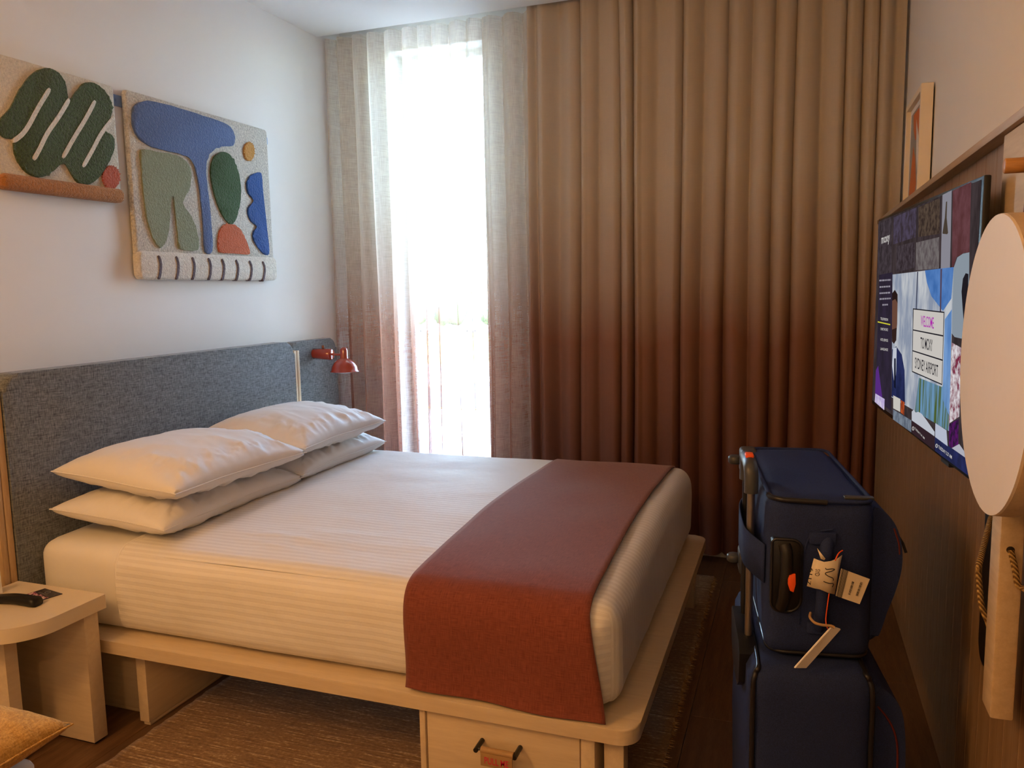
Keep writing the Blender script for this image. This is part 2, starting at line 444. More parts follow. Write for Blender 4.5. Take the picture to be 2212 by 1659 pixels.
def m_carpet():
    t = NT('woven_rug'); v1 = t.coords((7, 150, 1)); v2 = t.coords((70, 110, 1))
    n1 = t.noise(v1, 1, 3, 0.6); n2 = t.noise(v2, 1, 3, 0.6)
    f = t.math('ADD', t.math('MULTIPLY', n1, 0.6), t.math('MULTIPLY', n2, 0.4))
    c = t.ramp(f, [(0.38, (0.16, 0.085, 0.034, 1)), (0.55, (0.30, 0.18, 0.08, 1)), (0.64, (0.62, 0.47, 0.28, 1))])
    t.bsdf(c, 0.95, t.bump(f, 0.006, 0.9), 0.1, 0, 0.2); return t.m
M['carpet'] = m_carpet()

# ------------------------------------------------------------------ the room
XL, XR, YB, YW, ZC = -2.58, 0.45, -2.4, 4.24, 2.861
def struct(name, lo, hi, mat, **k): return tag(box(name, lo, hi, mat, bev=0), kind='structure', **k)
floor = struct('floor', (XL - 0.1, YB - 0.1, -0.08), (XR + 0.1, YW + 0.25, -0.014), M['gap'], label='brown timber plank floor of the bedroom')
rnd = random.Random(4)
pw = 0.19; nx = int(math.ceil((XR - XL) / pw)); mesh_cache = {}
for i in range(nx):
    x0 = XL + i * pw; x1 = min(x0 + pw, XR); y = YB - rnd.random() * 1.1
    while y < YW:
        ln = 1.28; y0, y1 = max(y, YB), min(y + ln, YW)
        if y1 - y0 > 0.05:
            key = (round(x1 - x0, 3), round(y1 - y0, 3))
            if key not in mesh_cache:
                bm = bmesh.new(); bm_box(bm, (0.0008, 0.0008, -0.013), (key[0] - 0.0008, key[1] - 0.0008, 0.0), 0.0012, 1)
                me = bpy.data.meshes.new('plank'); bm.to_mesh(me); bm.free(); me.materials.append(M['plank']); mesh_cache[key] = me
            o = bpy.data.objects.new('plank', mesh_cache[key]); COL.objects.link(o); o.parent = floor
            o.location = (x0, y0, 0)
        y += ln
struct('ceiling', (XL - 0.1, YB - 0.1, ZC), (XR + 0.1, 4.0, ZC + 0.12), M['ceil'], label='white ceiling ending at a recessed curtain pocket')
struct('trim_1', (XL, 4.0, ZC + 0.09), (XR, YW, ZC + 0.12), M['ceil'], label='top of the recessed curtain pocket')
struct('wall_left', (XL - 0.1, YB - 0.1, -0.014), (XL, YW + 0.25, ZC + 0.12), M['wall'], label='white painted wall behind the bed head')
struct('wall_back', (XL - 0.1, YB - 0.1, -0.014), (XR + 0.1, YB, ZC + 0.12), M['wall'], label='white wall at the entry end of the room')
# window wall with opening
WX0, WX1, WZ0, WZ1 = -2.255, -1.672, 0.22, 2.805
bm = bmesh.new()
for lo, hi in (((XL, YW, -0.014), (WX0, YW + 0.25, ZC + 0.12)), ((WX1, YW, -0.014), (XR, YW + 0.25, ZC + 0.12)),
               ((WX0, YW, -0.014), (WX1, YW + 0.25, WZ0)), ((WX0, YW, WZ1), (WX1, YW + 0.25, ZC + 0.12))):
    bm_box(bm, lo, hi)
tag(from_bm('wall_window', bm, M['wall']), 'white wall with a tall narrow window behind the curtains', kind='structure')
win = thing('window_1', (-1.96, YW + 0.17, WZ0), 'tall narrow window with a slim frame', None, kind='structure')
for nm, lo, hi in (('frame_side', (WX0, YW + 0.15, WZ0), (WX0 + 0.035, YW + 0.2, WZ1)), ('frame_side', (WX1 - 0.035, YW + 0.15, WZ0), (WX1, YW + 0.2, WZ1)),
                   ('frame_head', (WX0, YW + 0.15, WZ1 - 0.035), (WX1, YW + 0.2, WZ1)), ('frame_sill', (WX0, YW + 0.15, WZ0), (WX1, YW + 0.2, WZ0 + 0.05))):
    box(nm, lo, hi, M['card'], win, 0.004)
box('pane', (WX0 + 0.03, YW + 0.172, WZ0 + 0.04), (WX1 - 0.03, YW + 0.178, WZ1 - 0.03), M['glass'], win, 0)
struct('baseboard_window', (XL, YW - 0.09, 0.0), (XR, YW, 0.055), M['ceil'], label='low pale plinth under the curtains')
# right wall: plaster above, wood boards below the ledge
wr = struct('wall_right', (XR, YB - 0.1, -0.014), (XR + 0.1, YW + 0.25, ZC + 0.12), M['wall'], label='white wall with vertical wood boards below the ledge')
PX, PZ0 = 0.372, 0.29
yb = 4.0; k = 0
me_b = None
while yb > 0.2:
    w = 0.098
    if me_b is None:
        bm = bmesh.new(); bm_box(bm, (0, 0.0006, PZ0), (0.074, w - 0.0006, 1.694), 0.0012, 1)
        me_b = bpy.data.meshes.new('board'); bm.to_mesh(me_b); bm.free(); me_b.materials.append(M['veneer'])
    o = bpy.data.objects.new('board', me_b); COL.objects.link(o); o.parent = wr; o.location = (PX, yb - w, 0)
    yb -= w
box('backing', (PX + 0.02, 0.21, PZ0), (XR, 4.0, 1.694), M['gap'], wr, 0)
struct('baseboard_right', (XR - 0.012, YB, 0.0), (XR, 4.1, 0.31), M['veneer'], label='brown wood skirting below the wall boards')
tag(box('trim_2', (0.342, 0.2, 1.694), (XR, 4.0, 1.711), M['ledge'], None, 0.0015), 'narrow wooden picture ledge along the wall', kind='structure')
box('rail_board', (0.352, 0.3, 1.54), (PX, 1.70, 1.692), M['rail'], wr, 0.002)

# ------------------------------------------------------------------ curtains
def curtain(name, x0, x1, yb, z0, z1, pitch, amp, seed, mat, label, nz=36, per=18, vary=0.75):
    rs = random.Random(seed); folds = int((x1 - x0) / pitch)
    # irregular fold widths
    ws = [vary + (2 - 2 * vary) * rs.random() for _ in range(folds)]; tot = sum(ws)
    edges = [0.0]
    for w in ws: edges.append(edges[-1] + w / tot)
    am = [0.65 + 0.6 * rs.random() for _ in range(folds)]
    sk = [rs.uniform(-0.35, 0.35) for _ in range(folds)]
    vs, fs = [], []; n = folds * per
    for j in range(nz + 1):
        v = j / nz; z = z0 + (z1 - z0) * v
        for i in range(n + 1):
            k = min(i // per, folds - 1); t = (i - k * per) / per
            u = edges[k] + (edges[k + 1] - edges[k]) * t
            ph = 2 * math.pi * t
            a = amp * am[k] * (0.75 + 0.45 * (1 - v))
            y = -a * math.cos(ph) + a * 0.25 * math.cos(2 * ph) * sk[k]
            dx = pitch * 0.13 * math.sin(ph) + pitch * 0.10 * sk[k] * math.cos(ph)
            dr = 0.5 * pitch * noise.noise(Vector((u * 9, v * 1.3, seed))) * (1 - v) ** 0.7
            e = min(1.0, 10 * min(u, 1 - u))
            vs.append((x0 + (x1 - x0) * u + (dx + dr) * e, yb + y + 0.012 * noise.noise(Vector((u * 14, v * 2.5, seed + 3))), z))
    for j in range(nz):
        for i in range(n):
            a = j * (n + 1) + i; fs.append((a, a + 1, a + n + 2, a + n + 1))
    o = pyd(name, vs, fs, mat, None, True)
    return tag(o, label, 'curtain')
curtain('sheer_curtain', -2.565, -1.335, 4.085, 0.03, 2.868, 0.098, 0.033, 3, M['sheer'], 'sheer curtain fading from cream to rust, hanging across the bright window')
curtain('ombre_curtain', -1.345, 0.437, 4.062, 0.045, 2.93, 0.094, 0.026, 8, M['curtain'], 'heavy curtain fading from beige down to rust beside the window', vary=0.45)
tag(box('curtain_track', (XL + 0.01, 4.055, 2.935), (XR - 0.01, 4.105, 2.951), M['card']), 'white curtain track in the ceiling pocket', 'track')

# ------------------------------------------------------------------ bed
bed = thing('platform_bed', (-1.4, 2.67, 0.0), 'pale wood platform bed base with a drawer at its foot', 'bed')
PT = 0.315
prism('platform_top', rrect(-2.44, 1.845, -0.350, 3.502, (0.05, 0.01, 0.01, 0.055), 8), 'z', 0.273, PT, M['lam'], bed, 0.005, 3)
def lamb(nm, lo, hi, mat=M['lam'], b=0.003, par=bed): return box(nm, lo, hi, mat, par, b)
lamb('leg_panel', (-2.036, 1.905, 0.014), (-1.996, 3.44, 0.273), M['lam_y'])
lamb('foot_pad', (-2.028, 1.912, 0.0), (-1.999, 3.43, 0.014), M['lam_y'])
lamb('plinth_panel', (-2.42, 1.965, 0.012), (-2.036, 1.99, 0.273))
lamb('plinth_pad', (-2.42, 1.967, 0.0), (-2.036, 1.985, 0.012))
# drawer unit
lamb('drawer_side', (-0.967, 1.860, 0.012), (-0.949, 2.42, 0.273), M['lam_y'])
lamb('drawer_side', (-0.500, 1.860, 0.012), (-0.462, 2.42, 0.273), M['lam_y'])
lamb('drawer_back', (-0.949, 2.40, 0.012), (-0.500, 2.42, 0.273))
lamb('drawer_base', (-0.949, 1.90, 0.012), (-0.500, 2.40, 0.03))
lamb('corner_post', (-0.444, 1.885, 0.0), (-0.391, 1.94, 0.273), M['lam_y'])
lamb('corner_post', (-0.444, 3.40, 0.0), (-0.391, 3.45, 0.273), M['lam_y'])
dr = lamb('drawer_front', (-0.9455, 1.864, 0.03), (-0.5035, 1.90, 0.268))
tag(dr, 'drawer front with a leather pull tab')
for hx in (-0.778, -0.668):
    tube('pull_bracket', [(hx, 1.864, 0.206), (hx, 1.840, 0.206), (hx, 1.814, 0.205)], 0.0068, M['blackm'], dr, 12)
cyl('pull_rod', (-0.778, 1.821, 0.207), (-0.668, 1.821, 0.207), 0.0035, M['blackm'], dr, 12)
cyl('pull_bar', (-0.764, 1.821, 0.207), (-0.672, 1.821, 0.207), 0.0090, M['tanleather'], dr, 16)
tagp = box('pull_tab', (-0.764, 1.8130, 0.166), (-0.674, 1.8170, 0.209), M['tanleather'], dr, 0.001)
text_on('pull_lettering', 'PULL ME', (-0.752, 1.8125, 0.174), (-0.684, 1.8125, 0.174), (-0.752, 1.8125, 0.193), M['pinkink'], dr)

MX0, MX1, MY0, MY1 = -2.447, -0.425, 1.905, 3.448
def bedz(y): return 0.028 * (y - MY0) / (MY1 - MY0)
def edge_fall(raw, fc, lo, hi, w=0.07):
    d = 1e9
    for k, (a, b) in enumerate(zip(lo, hi)):
        if 'xyz'[k] == fc.lower(): continue
        d = min(d, raw[k] - a, b - raw[k])
    t = max(0.0, min(1.0, d / w)); return t * t * (3 - 2 * t)
def mat_disp(p, fc, raw):
    h = (p.z - PT) / 0.29
    p = p.copy(); p.z += max(0, h) * (bedz(p.y) + 0.012 * math.sin(math.pi * (p.y - MY0) / (MY1 - MY0)))
    n = noise.noise(p * 7) * 0.004 * edge_fall(raw, fc, (MX0, MY0, PT), (MX1, MY1, 0.598))
    if fc in 'xXyY': p += Vector((n if fc in 'xX' else 0, n if fc in 'yY' else 0, 0))
    return p
o = rgrid('mattress', (MX0, MY0, PT), (MX1, MY1, 0.598), 0.055, M['white_s'], None, (60, 50, 14), 'xXyYzZ', mat_disp)
tag(o, 'white sheeted mattress lying on the platform bed', 'mattress')
def cov_disp(p, fc, raw):
    h = max(0.0, (p.z - PT) / 0.29); p = p.copy()
    p.z += h * (bedz(p.y) + 0.014 * math.sin(math.pi * max(0, min(1, (p.y - MY0) / (MY1 - MY0)))))
    ef = edge_fall(raw, fc, (CX0 - 0.06, MY0 - 0.013, PT + 0.006 - 0.2), (MX1 + 0.013, MY1 + 0.012, 0.612))
    n = ef * (noise.noise(p * 5) * 0.006 + noise.noise(p * 13) * 0.0022)
    w = noise.ridged_multi_fractal(Vector((p.x * 2.2 + p.y * 3.5, p.y * 6.5 - p.x * 1.0, 0.3)), 0.9, 2.1, 3, 1.0, 2.0)
    crease = math.exp(-((p.x + 1.55) / 0.33) ** 2 - ((p.y - 2.12) / 0.16) ** 2)
    if fc == 'Z': p.z += n * 0.6 + 0.006 * w * crease
    elif fc == 'y':
        side = noise.ridged_multi_fractal(Vector((p.x * 5 + p.z * 2.5, p.z * 3, 1.7)), 0.8, 2.0, 3, 1.0, 2.0)
        p.y += n - ef * (0.0045 * side + 0.010) * math.sin(math.pi * min(1, h))
        if raw.z < 0.34: p.z += 0.006 * noise.noise(Vector((p.x * 5, 0, 0)))
    elif fc == 'X': p.x += n * 0.8 + ef * 0.006 * math.sin(math.pi * min(1, h))
    return p
def cov_uv(raw, fc):
    if fc == 'y': return (raw.x, 1.9 - (0.612 - raw.z))
    if fc == 'Y': return (raw.x, 3.46 + (0.612 - raw.z))
    return (raw.x, raw.y)
CX0 = -2.075
cov = rgrid('coverlet', (CX0 - 0.06, MY0 - 0.013, PT + 0.006), (MX1 + 0.013, MY1 + 0.012, 0.612), 0.062, M['coverlet'], None, (150, 130, 34), 'XyYZ', cov_disp, cov_uv)
# open the head end: drop everything behind the fold line
bm = bmesh.new(); bm.from_mesh(cov.data)
bmesh.ops.delete(bm, geom=[v for v in bm.verts if v.co.x < CX0 + 0.004], context='VERTS'); bm.to_mesh(cov.data); bm.free()
for p in cov.data.polygons: p.use_smooth = True
tag(cov, 'white satin-striped coverlet tucked over the mattress', 'coverlet')
# folded edge of the coverlet
prof = [(1.889, 0.395), (1.885, 0.45), (1.889, 0.53), (1.896, 0.565), (1.918, 0.596), (1.955, 0.610), (2.05, 0.617), (2.5, 0.632), (2.9, 0.64), (3.3, 0.638), (3.40, 0.634), (3.445, 0.61), (3.468, 0.565), (3.472, 0.45)]
for dxx, rr in ((0.004, 0.006), (0.018, 0.0035)):
    tube('folded_hem', smooth_path([(CX0 + dxx + 0.03 * max(0, (0.6 - z)) , y, z + 0.001) for y, z in prof], 5), rr, M['white_s'], cov, 8)

# runner
def runner():
    path = [(1.850, 0.321), (1.857, 0.345), (1.862, 0.40), (1.862, 0.48), (1.868, 0.545), (1.886, 0.590), (1.922, 0.619), (1.975, 0.631), (2.1, 0.640), (2.5, 0.653), (2.9, 0.659), (3.2, 0.658), (3.36, 0.654), (3.43, 0.638), (3.468, 0.60), (3.478, 0.54), (3.478, 0.44)]
    pp = smooth_path([(0, y, z) for y, z in path], 8); L = [0.0]
    for a, b in zip(pp, pp[1:]): L.append(L[-1] + (b - a).length)
    nx = 30; vs, fs, uv = [], [], []
    for i, p in enumerate(pp):
        s = L[i] / L[-1]
        xl = -1.022 + 0.010 * math.sin(s * 9) + 0.02 * (1 - min(1, L[i] / 0.3)); xr = -0.488 + 0.008 * math.sin(s * 7 + 1) + 0.05 * max(0, 1 - L[i] / 0.28)
        for j in range(nx + 1):
            t = j / nx; x = xl + (xr - xl) * t
            n = noise.noise(Vector((x * 6, L[i] * 4, 2))) * 0.004
            up = n if p.z > 0.6 else n * 0.4
            hang = max(0, 1 - L[i] / 0.25)
            vs.append((x, p.y - 0.012 * hang * (t - 0.6) - 0.006 * hang * math.sin(x * 18), p.z + up + 0.008 * hang * (1 - t) ** 2)); uv.append((x, L[i]))
    for i in range(len(pp) - 1):
        for j in range(nx):
            a = i * (nx + 1) + j; fs.append((a, a + 1, a + nx + 2, a + nx + 1))
    o = pyd('bed_runner', vs, fs, M['runner'], None, True)
    u = o.data.uv_layers.new(name='UVMap')
    for lp in o.data.loops: u.data[lp.index].uv = uv[lp.vertex_index]
    sd = o.modifiers.new('thickness', 'SOLIDIFY'); sd.thickness = 0.005; sd.offset = 0.0
    return tag(o, 'terracotta linen runner draped across the foot of the bed', 'bed runner')
runner()

# pillows
def pillow(name, c, lx, ly, ht, hb, seed, label, rotz=0.0, tiltx=0.0, tilty=0.0, mat=None, wr=1.0, N=84, cat='pillow', group=None, base=None, rotx=None):
    vs, fs = [], []; R = Matrix.Translation(Vector(c)) @ Matrix.Rotation(rotz, 4, 'Z') @ Matrix.Rotation(tilty, 4, 'Y') @ Matrix.Rotation(tiltx, 4, 'X')
    def rowv(top):
        for i in range(N + 1):
            for j in range(N + 1):
                u = 2 * i / N - 1; v = 2 * j / N - 1
                u = math.copysign(abs(u) ** 0.85, u); v = math.copysign(abs(v) ** 0.85, v)
                x = lx / 2 * u * (1 - 0.075 * (1 - v * v)); y = ly / 2 * v * (1 - 0.045 * (1 - u * u))
                e = max(0.0, (1 - abs(u) ** 2.6)) * max(0.0, (1 - abs(v) ** 3.2))
                h = e ** (0.50 if top else 0.33)
                hh = ht if top else hb
                z = hh * h
                edge = max(abs(u), abs(v)); ring = math.exp(-((edge - 0.80) / 0.15) ** 2)
                if top or hb > 0.03:
                    along = v * ly if abs(u) > abs(v) else u * lx
                    fold = noise.ridged_multi_fractal(Vector((x * 3.2 + seed * 3, y * 6.5, seed)), 0.9, 2.0, 3, 1.0, 2.0)
                    rad = noise.noise(Vector((along * 17, edge * 2.2, seed * 5 + (0 if top else 9))))
                    cr = noise.ridged_multi_fractal(Vector((along * 6 + seed + (0 if top else 5), edge * 2.2 + seed, seed * 1.7)), 0.9, 2.3, 3, 1.0, 2.0); front = 0.25 + 0.75 * max(0.0, min(1.0, (x / lx + 0.35) * 1.6))
                    z += wr * h * (0.007 * (fold - 1.0) * front + ring * front * (0.007 * rad + 0.020 * (cr - 0.9)))
                z += 0.006 * noise.noise(Vector((x * 4, y * 4, seed * 2)))
                z = z if top else -z + 0.012 * noise.noise(Vector((x * 4, y * 4, seed * 2)))
                vs.append(R @ Vector((x, y, z)))
    rowv(True); rowv(False); K = (N + 1) ** 2
    for s in (0, K):
        for i in range(N):
            for j in range(N):
                a = s + i * (N + 1) + j; q = (a, a + 1, a + N + 2, a + N + 1); fs.append(q if s else q[::-1])
    me = bpy.data.meshes.new(name); me.from_pydata([tuple(v) for v in vs], [], fs)
    bm = bmesh.new(); bm.from_mesh(me)
    # only the rim is shared by both halves
    rim = [v for v in bm.verts if len(v.link_faces) < 4]
    bmesh.ops.remove_doubles(bm, verts=rim, dist=0.02); bmesh.ops.recalc_face_normals(bm, faces=bm.faces); bm.to_mesh(me); bm.free()
    o = link(name, me, mat or M['pillow'], None, True)
    tag(o, label, cat, group)
    K2 = N + 1; idx = [i * K2 for i in range(N)] + [N * K2 + j for j in range(N)] + [(N - i) * K2 + N for i in range(N)] + [N - j for j in range(N)]
    tube('seam', [vs[k] for k in idx], 0.0022, mat or M['pillow'], o, 6, True)
    return o
G = 'white pillows stacked at the bed head'
pillow('pillow', (-2.165, 2.335, 0.684), 0.50, 0.775, 0.076, 0.060, 1, 'lower white pillow of the stack beside the nightstand', 0.0, 0.0, 0.06, group=G)
pillow('pillow', (-2.145, 2.325, 0.806), 0.56, 0.70, 0.098, 0.058, 2, 'upper white pillow of the stack beside the nightstand', -0.03, 0.0, 0.07, group=G)
pillow('pillow', (-2.165, 3.072, 0.694), 0.50, 0.735, 0.075, 0.058, 3, 'lower white pillow of the stack beside the red wall lamp', 0.02, 0.0, 0.06, group=G)
pillow('pillow', (-2.15, 3.03, 0.814), 0.54, 0.70, 0.096, 0.058, 4, 'upper white pillow of the stack beside the red wall lamp', 0.02, 0.0, 0.07, group=G)

# headboard
hb = thing('headboard', (-2.52, 2.66, 0.0), 'grey upholstered headboard with wooden uprights and lower side panels', 'headboard')
def upholstered(nm, y0, y1, z0, z1, x0, x1, r, par):
    o = prism(nm, rrect(y0, z0, y1, z1, (r, r, 0.01, 0.01), 8), 'x', x0, x1, M['headfab'], par, 0.016, 4); return o
upholstered('main_panel', 1.850, 3.468, 0.10, 1.179, -2.535, -2.457, 0.065, hb)
for yy in (3.470, 1.798):
    box('upright', (-2.535, yy, 0.0), (-2.463, yy + 0.022, 1.128), M['oak'], hb, 0.002)
    box('upright', (-2.535, yy + 0.025, 0.0), (-2.463, yy + 0.048, 1.128), M['oak'], hb, 0.002)
upholstered('side_panel', 3.522, 3.972, 0.10, 1.168, -2.575, -2.522, 0.06, hb)
upholstered('side_panel', 1.34, 1.794, 0.10, 1.168, -2.575, -2.522, 0.06, hb)
box('back_rail', (-2.579, 1.5, 0.3), (-2.553, 3.8, 0.9), M['oak'], hb, 0.002)

# wall lamps
def wall_lamp(y, label):
    z = 1.092; lp = thing('wall_lamp', (-2.52, y, z), label, 'lamp', 'red bedside wall lamps')
    cyl('mount', (-2.523, y, z), (-2.408, y, z - 0.004), 0.030, M['red'], lp, 28, 0.003)
    cyl('switch', (-2.462, y, z + 0.028), (-2.462, y, z + 0.046), 0.0075, M['brownleather'], lp, 14, 0.001)
    cyl('arm', (-2.41, y, z - 0.003), (-2.34, y + 0.004, z - 0.004), 0.0065, M['red'], lp, 14)
    c = (-2.335, y + 0.006, z)
    lathe('shade_cap', [(0.0, 0.037), (0.010, 0.036), (0.017, 0.030), (0.020, 0.021), (0.0205, -0.02), (0.024, -0.026)], c, M['red'], lp)
    sh = lathe('shade', [(0.022, -0.024), (0.040, -0.033), (0.058, -0.050), (0.070, -0.070), (0.0755, -0.092), (0.080, -0.0945), (0.0805, -0.0965), (0.076, -0.0975), (0.0735, -0.093), (0.066, -0.07), (0.05, -0.05), (0.02, -0.035)], c, M['red'], lp)
    lathe('diffuser', [(0.0, -0.106), (0.03, -0.105), (0.055, -0.101), (0.073, -0.096)], c, M['card'], lp)
    return lp
wall_lamp(3.742, 'glossy red dome wall lamp on the grey side panel by the curtain')

# ------------------------------------------------------------------ nightstand and what lies on it
ns = thing('nightstand', (-2.32, 1.67, 0.0), 'pale nightstand with one rounded corner beside the bed', 'nightstand')
NZ = 0.480
prism('table_top', rrect(-2.452, 1.513, -2.066, 1.838, (0.004, 0.004, 0.004, 0.147), 14), 'z', NZ - 0.045, NZ, M['top'], ns, 0.002)
box('leg_panel', (-2.44, 1.762, 0.008), (-2.080, 1.815, NZ - 0.045), M['lam'], ns, 0.003)
box('foot_pad', (-2.43, 1.770, 0.0), (-2.088, 1.808, 0.008), M['gap'], ns, 0)
prism('leg_panel', [(-2.44, 1.61), (-2.275, 1.588), (-2.222, 1.60), (-2.222, 1.640), (-2.44, 1.640)], 'z', 0.008, NZ - 0.045, M['lam_y'], ns, 0.002)

# handset: curved black bar
def handset():
    a = px_z(-22, 1300, NZ); b = px_z(84, 1309, NZ); a.z = b.z = NZ
    d = (b - a); L = d.length; d.normalize(); w = Vector((-d.y, d.x, 0)); N = 22; root = None
    vs, fs = [], []
    for i in range(N + 1):
        t = i / N; p = a + d * (L * t)
        lift = 0.004 + 0.006 * math.sin(math.pi * t) ** 2; th = 0.020 + 0.007 * t; hw = 0.0225 - 0.003 * math.sin(math.pi * t)
        if i in (0, N): th *= 0.7; hw *= 0.8
        for k in range(12):
            an = 2 * math.pi * k / 12; cx, cz = math.cos(an), math.sin(an)
            cx = math.copysign(abs(cx) ** 0.5, cx); cz = math.copysign(abs(cz) ** 0.55, cz)
            vs.append(p + w * (hw * cx) + Vector((0, 0, lift + th / 2 + th / 2 * cz)))
    for i in range(N):
        for k in range(12): fs.append((i * 12 + k, i * 12 + (k + 1) % 12, (i + 1) * 12 + (k + 1) % 12, (i + 1) * 12 + k))
    fs.append(tuple(range(12))[::-1]); fs.append(tuple(N * 12 + k for k in range(12)))
    for v in vs: v.z -= 0.0035
    o = pyd('phone_handset', vs, fs, M['hinge'], None, True)
    return tag(o, 'black curved phone handset lying on the nightstand', 'handset')
hs = handset()
# flat printed card
def nightcard():
    q = [px_z(x, y, NZ + 0.001) for x, y in ((97, 1271.5), (135, 1283), (87, 1298), (55, 1285))]
    def lerp(u, v): return (q[0] * (1 - u) + q[1] * u) * (1 - v) + (q[3] * (1 - u) + q[2] * u) * v
    t = NT('black_card_print'); nz = t.noise(t.coords((1, 1, 1)), 90, 2)
    t.bsdf(t.ramp(nz, [(0.5, (0.02, 0.014, 0.02, 1)), (0.6, (0.05, 0.04, 0.045, 1))]), 0.4)
    bm = bmesh.new(); lo = [bm.verts.new((p.x, p.y, NZ + 0.0002)) for p in q]; hi = [bm.verts.new((p.x, p.y, NZ + 0.0022)) for p in q]
    bm.faces.new(lo); bm.faces.new(hi)
    for i in range(4): bm.faces.new((lo[i], lo[(i + 1) % 4], hi[(i + 1) % 4], hi[i]))
    o = from_bm('printed_card', bm, t.m)
    tag(o, 'small black card with pink and white print lying on the nightstand', 'card')
    def quad(nm, u0, v0, u1, v1, mat, dz=0.0026):
        pts = [lerp(u0, v0), lerp(u1, v0), lerp(u1, v1), lerp(u0, v1)]
        return pyd(nm, [(p.x, p.y, NZ + dz) for p in pts], [(0, 1, 2, 3)], mat, o, False)
    t2 = NT('pink_swirl_print'); nz = t2.noise(t2.coords((1, 1, 1)), 130, 2)
    t2.bsdf(t2.ramp(nz, [(0.44, (0.03, 0.015, 0.025, 1)), (0.5, (0.55, 0.05, 0.2, 1)), (0.56, (0.75, 0.6, 0.6, 1))]), 0.4)
    quad('pink_print', 0.03, 0.60, 0.97, 0.97, t2.m)
    g = m_plain('grey_print', (0.25, 0.25, 0.25, 1), 0.5)
    for v in (0.44, 0.5): quad('print_line', 0.2, v, 0.75, v + 0.025, g)
    ring = [lerp(0.47 + 0.10 * math.cos(a * 0.5236), 0.26 + 0.12 * math.sin(a * 0.5236)) for a in range(12)]
    tube('emblem', [(p.x, p.y, NZ + 0.0028) for p in ring], 0.0008, g, o, 5, True)
nightcard()
p = px_z(4, 1281, NZ)
tc = prism('tent_card', [(p.x - 0.052, NZ + 0.0004), (p.x - 0.05, NZ + 0.0004), (p.x - 0.006, NZ + 0.085), (p.x + 0.001, NZ + 0.085), (p.x + 0.004, NZ + 0.0004), (p.x + 0.002, NZ + 0.0004), (p.x - 0.003, NZ + 0.078)], 'y', p.y - 0.07, p.y, M['card'])
tag(tc, 'white folded tent card standing on the nightstand', 'card')

# floor rug under the bed
def floor_rug():
    x0, x1, y0, y1 = -1.962, -0.345, 0.2, 3.83; nx, ny = 60, 150; vs, fs = [], []
    rr = random.Random(5)
    for j in range(ny + 1):
        jl, jr = rr.uniform(-0.005, 0.005), rr.uniform(-0.007, 0.007)
        for i in range(nx + 1):
            x = x0 + (x1 - x0) * i / nx; y = y0 + (y1 - y0) * j / ny
            if i == 0: x += jl
            if i == nx: x += jr
            vs.append((x, y, 0.011 + 0.0012 * noise.noise(Vector((x * 30, y * 60, 0)))))
    for j in range(ny):
        for i in range(nx):
            a = j * (nx + 1) + i; fs.append((a, a + 1, a + nx + 2, a + nx + 1))
    o = pyd('floor_rug', vs, fs, M['carpet'], None, True)
    sd = o.modifiers.new('thickness', 'SOLIDIFY'); sd.thickness = 0.010; sd.offset = -1
    tag(o, 'flecked tan woven rug on the floor under the bed', 'rug')
    # ragged tufts along the long edge
    fv, ff = [], []
    y = y0
    while y < y1:
        l = rr.uniform(0.006, 0.026); h = rr.uniform(0.004, 0.011); w = rr.uniform(0.003, 0.008); b = len(fv)
        fv += [(x1 - 0.006, y, 0.001), (x1 - 0.006, y + w, 0.001), (x1 + l, y + w * 0.5 + rr.uniform(-0.006, 0.006), 0.002), (x1 - 0.006, y + w * 0.5, h)]
        ff += [(b, b + 1, b + 2), (b + 1, b + 3, b + 2), (b + 3, b, b + 2)]; y += rr.uniform(0.004, 0.009)
    e = pyd('fringe', fv, ff, M['carpet'], o, False); e['kind'] = 'stuff'
floor_rug()

# ------------------------------------------------------------------ tufted wall hangings
def wp(cx, cy, x=-2.553):
    """point of the wall plane seen at crop coordinates of the hangings"""
    q = px_x(cx / 2.9625, 80 + cy / 2.9625, x); return (q.y, q.z)
P_ = {k: m_pile('pile_' + k, c, v) for k, c, v in (
    ('cream', (0.75, 0.68, 0.55, 1), 0.22), ('grey', (0.68, 0.65, 0.57, 1), 0.45), ('ivory', (0.82, 0.78, 0.68, 1), 0.22), ('green', (0.055, 0.095, 0.030, 1), 0.6),
    ('rust', (0.44, 0.18, 0.05, 1), 0.35), ('red', (0.50, 0.10, 0.045, 1), 0.25), ('blue', (0.10, 0.17, 0.36, 1), 0.2), ('sage', (0.27, 0.30, 0.18, 1), 0.18),
    ('leaf', (0.035, 0.10, 0.030, 1), 0.3), ('coral', (0.60, 0.135, 0.045, 1), 0.15), ('royal', (0.018, 0.10, 0.36, 1), 0.2), ('gold', (0.62, 0.31, 0.06, 1), 0.15), ('plum', (0.12, 0.09, 0.105, 1), 0.25))}
def relief(nm, pts, mat, par, top, base=-2.560, bev=0.006, smooth=True, per=5):
    """raised tufted shape standing proud of the backing, front at x = top"""
    q = [wp(*p, x=top) for p in pts]
    if smooth: q = [(v.x, v.y) for v in smooth_path([(a, b, 0) for a, b in q], per, True)]
    rr = random.Random(len(pts)); q = [(a + rr.uniform(-0.0012, 0.0012), b + rr.uniform(-0.0012, 0.0012)) for a, b in q]
    return prism(nm, q, 'x', base, top, mat, par, bev, 3)
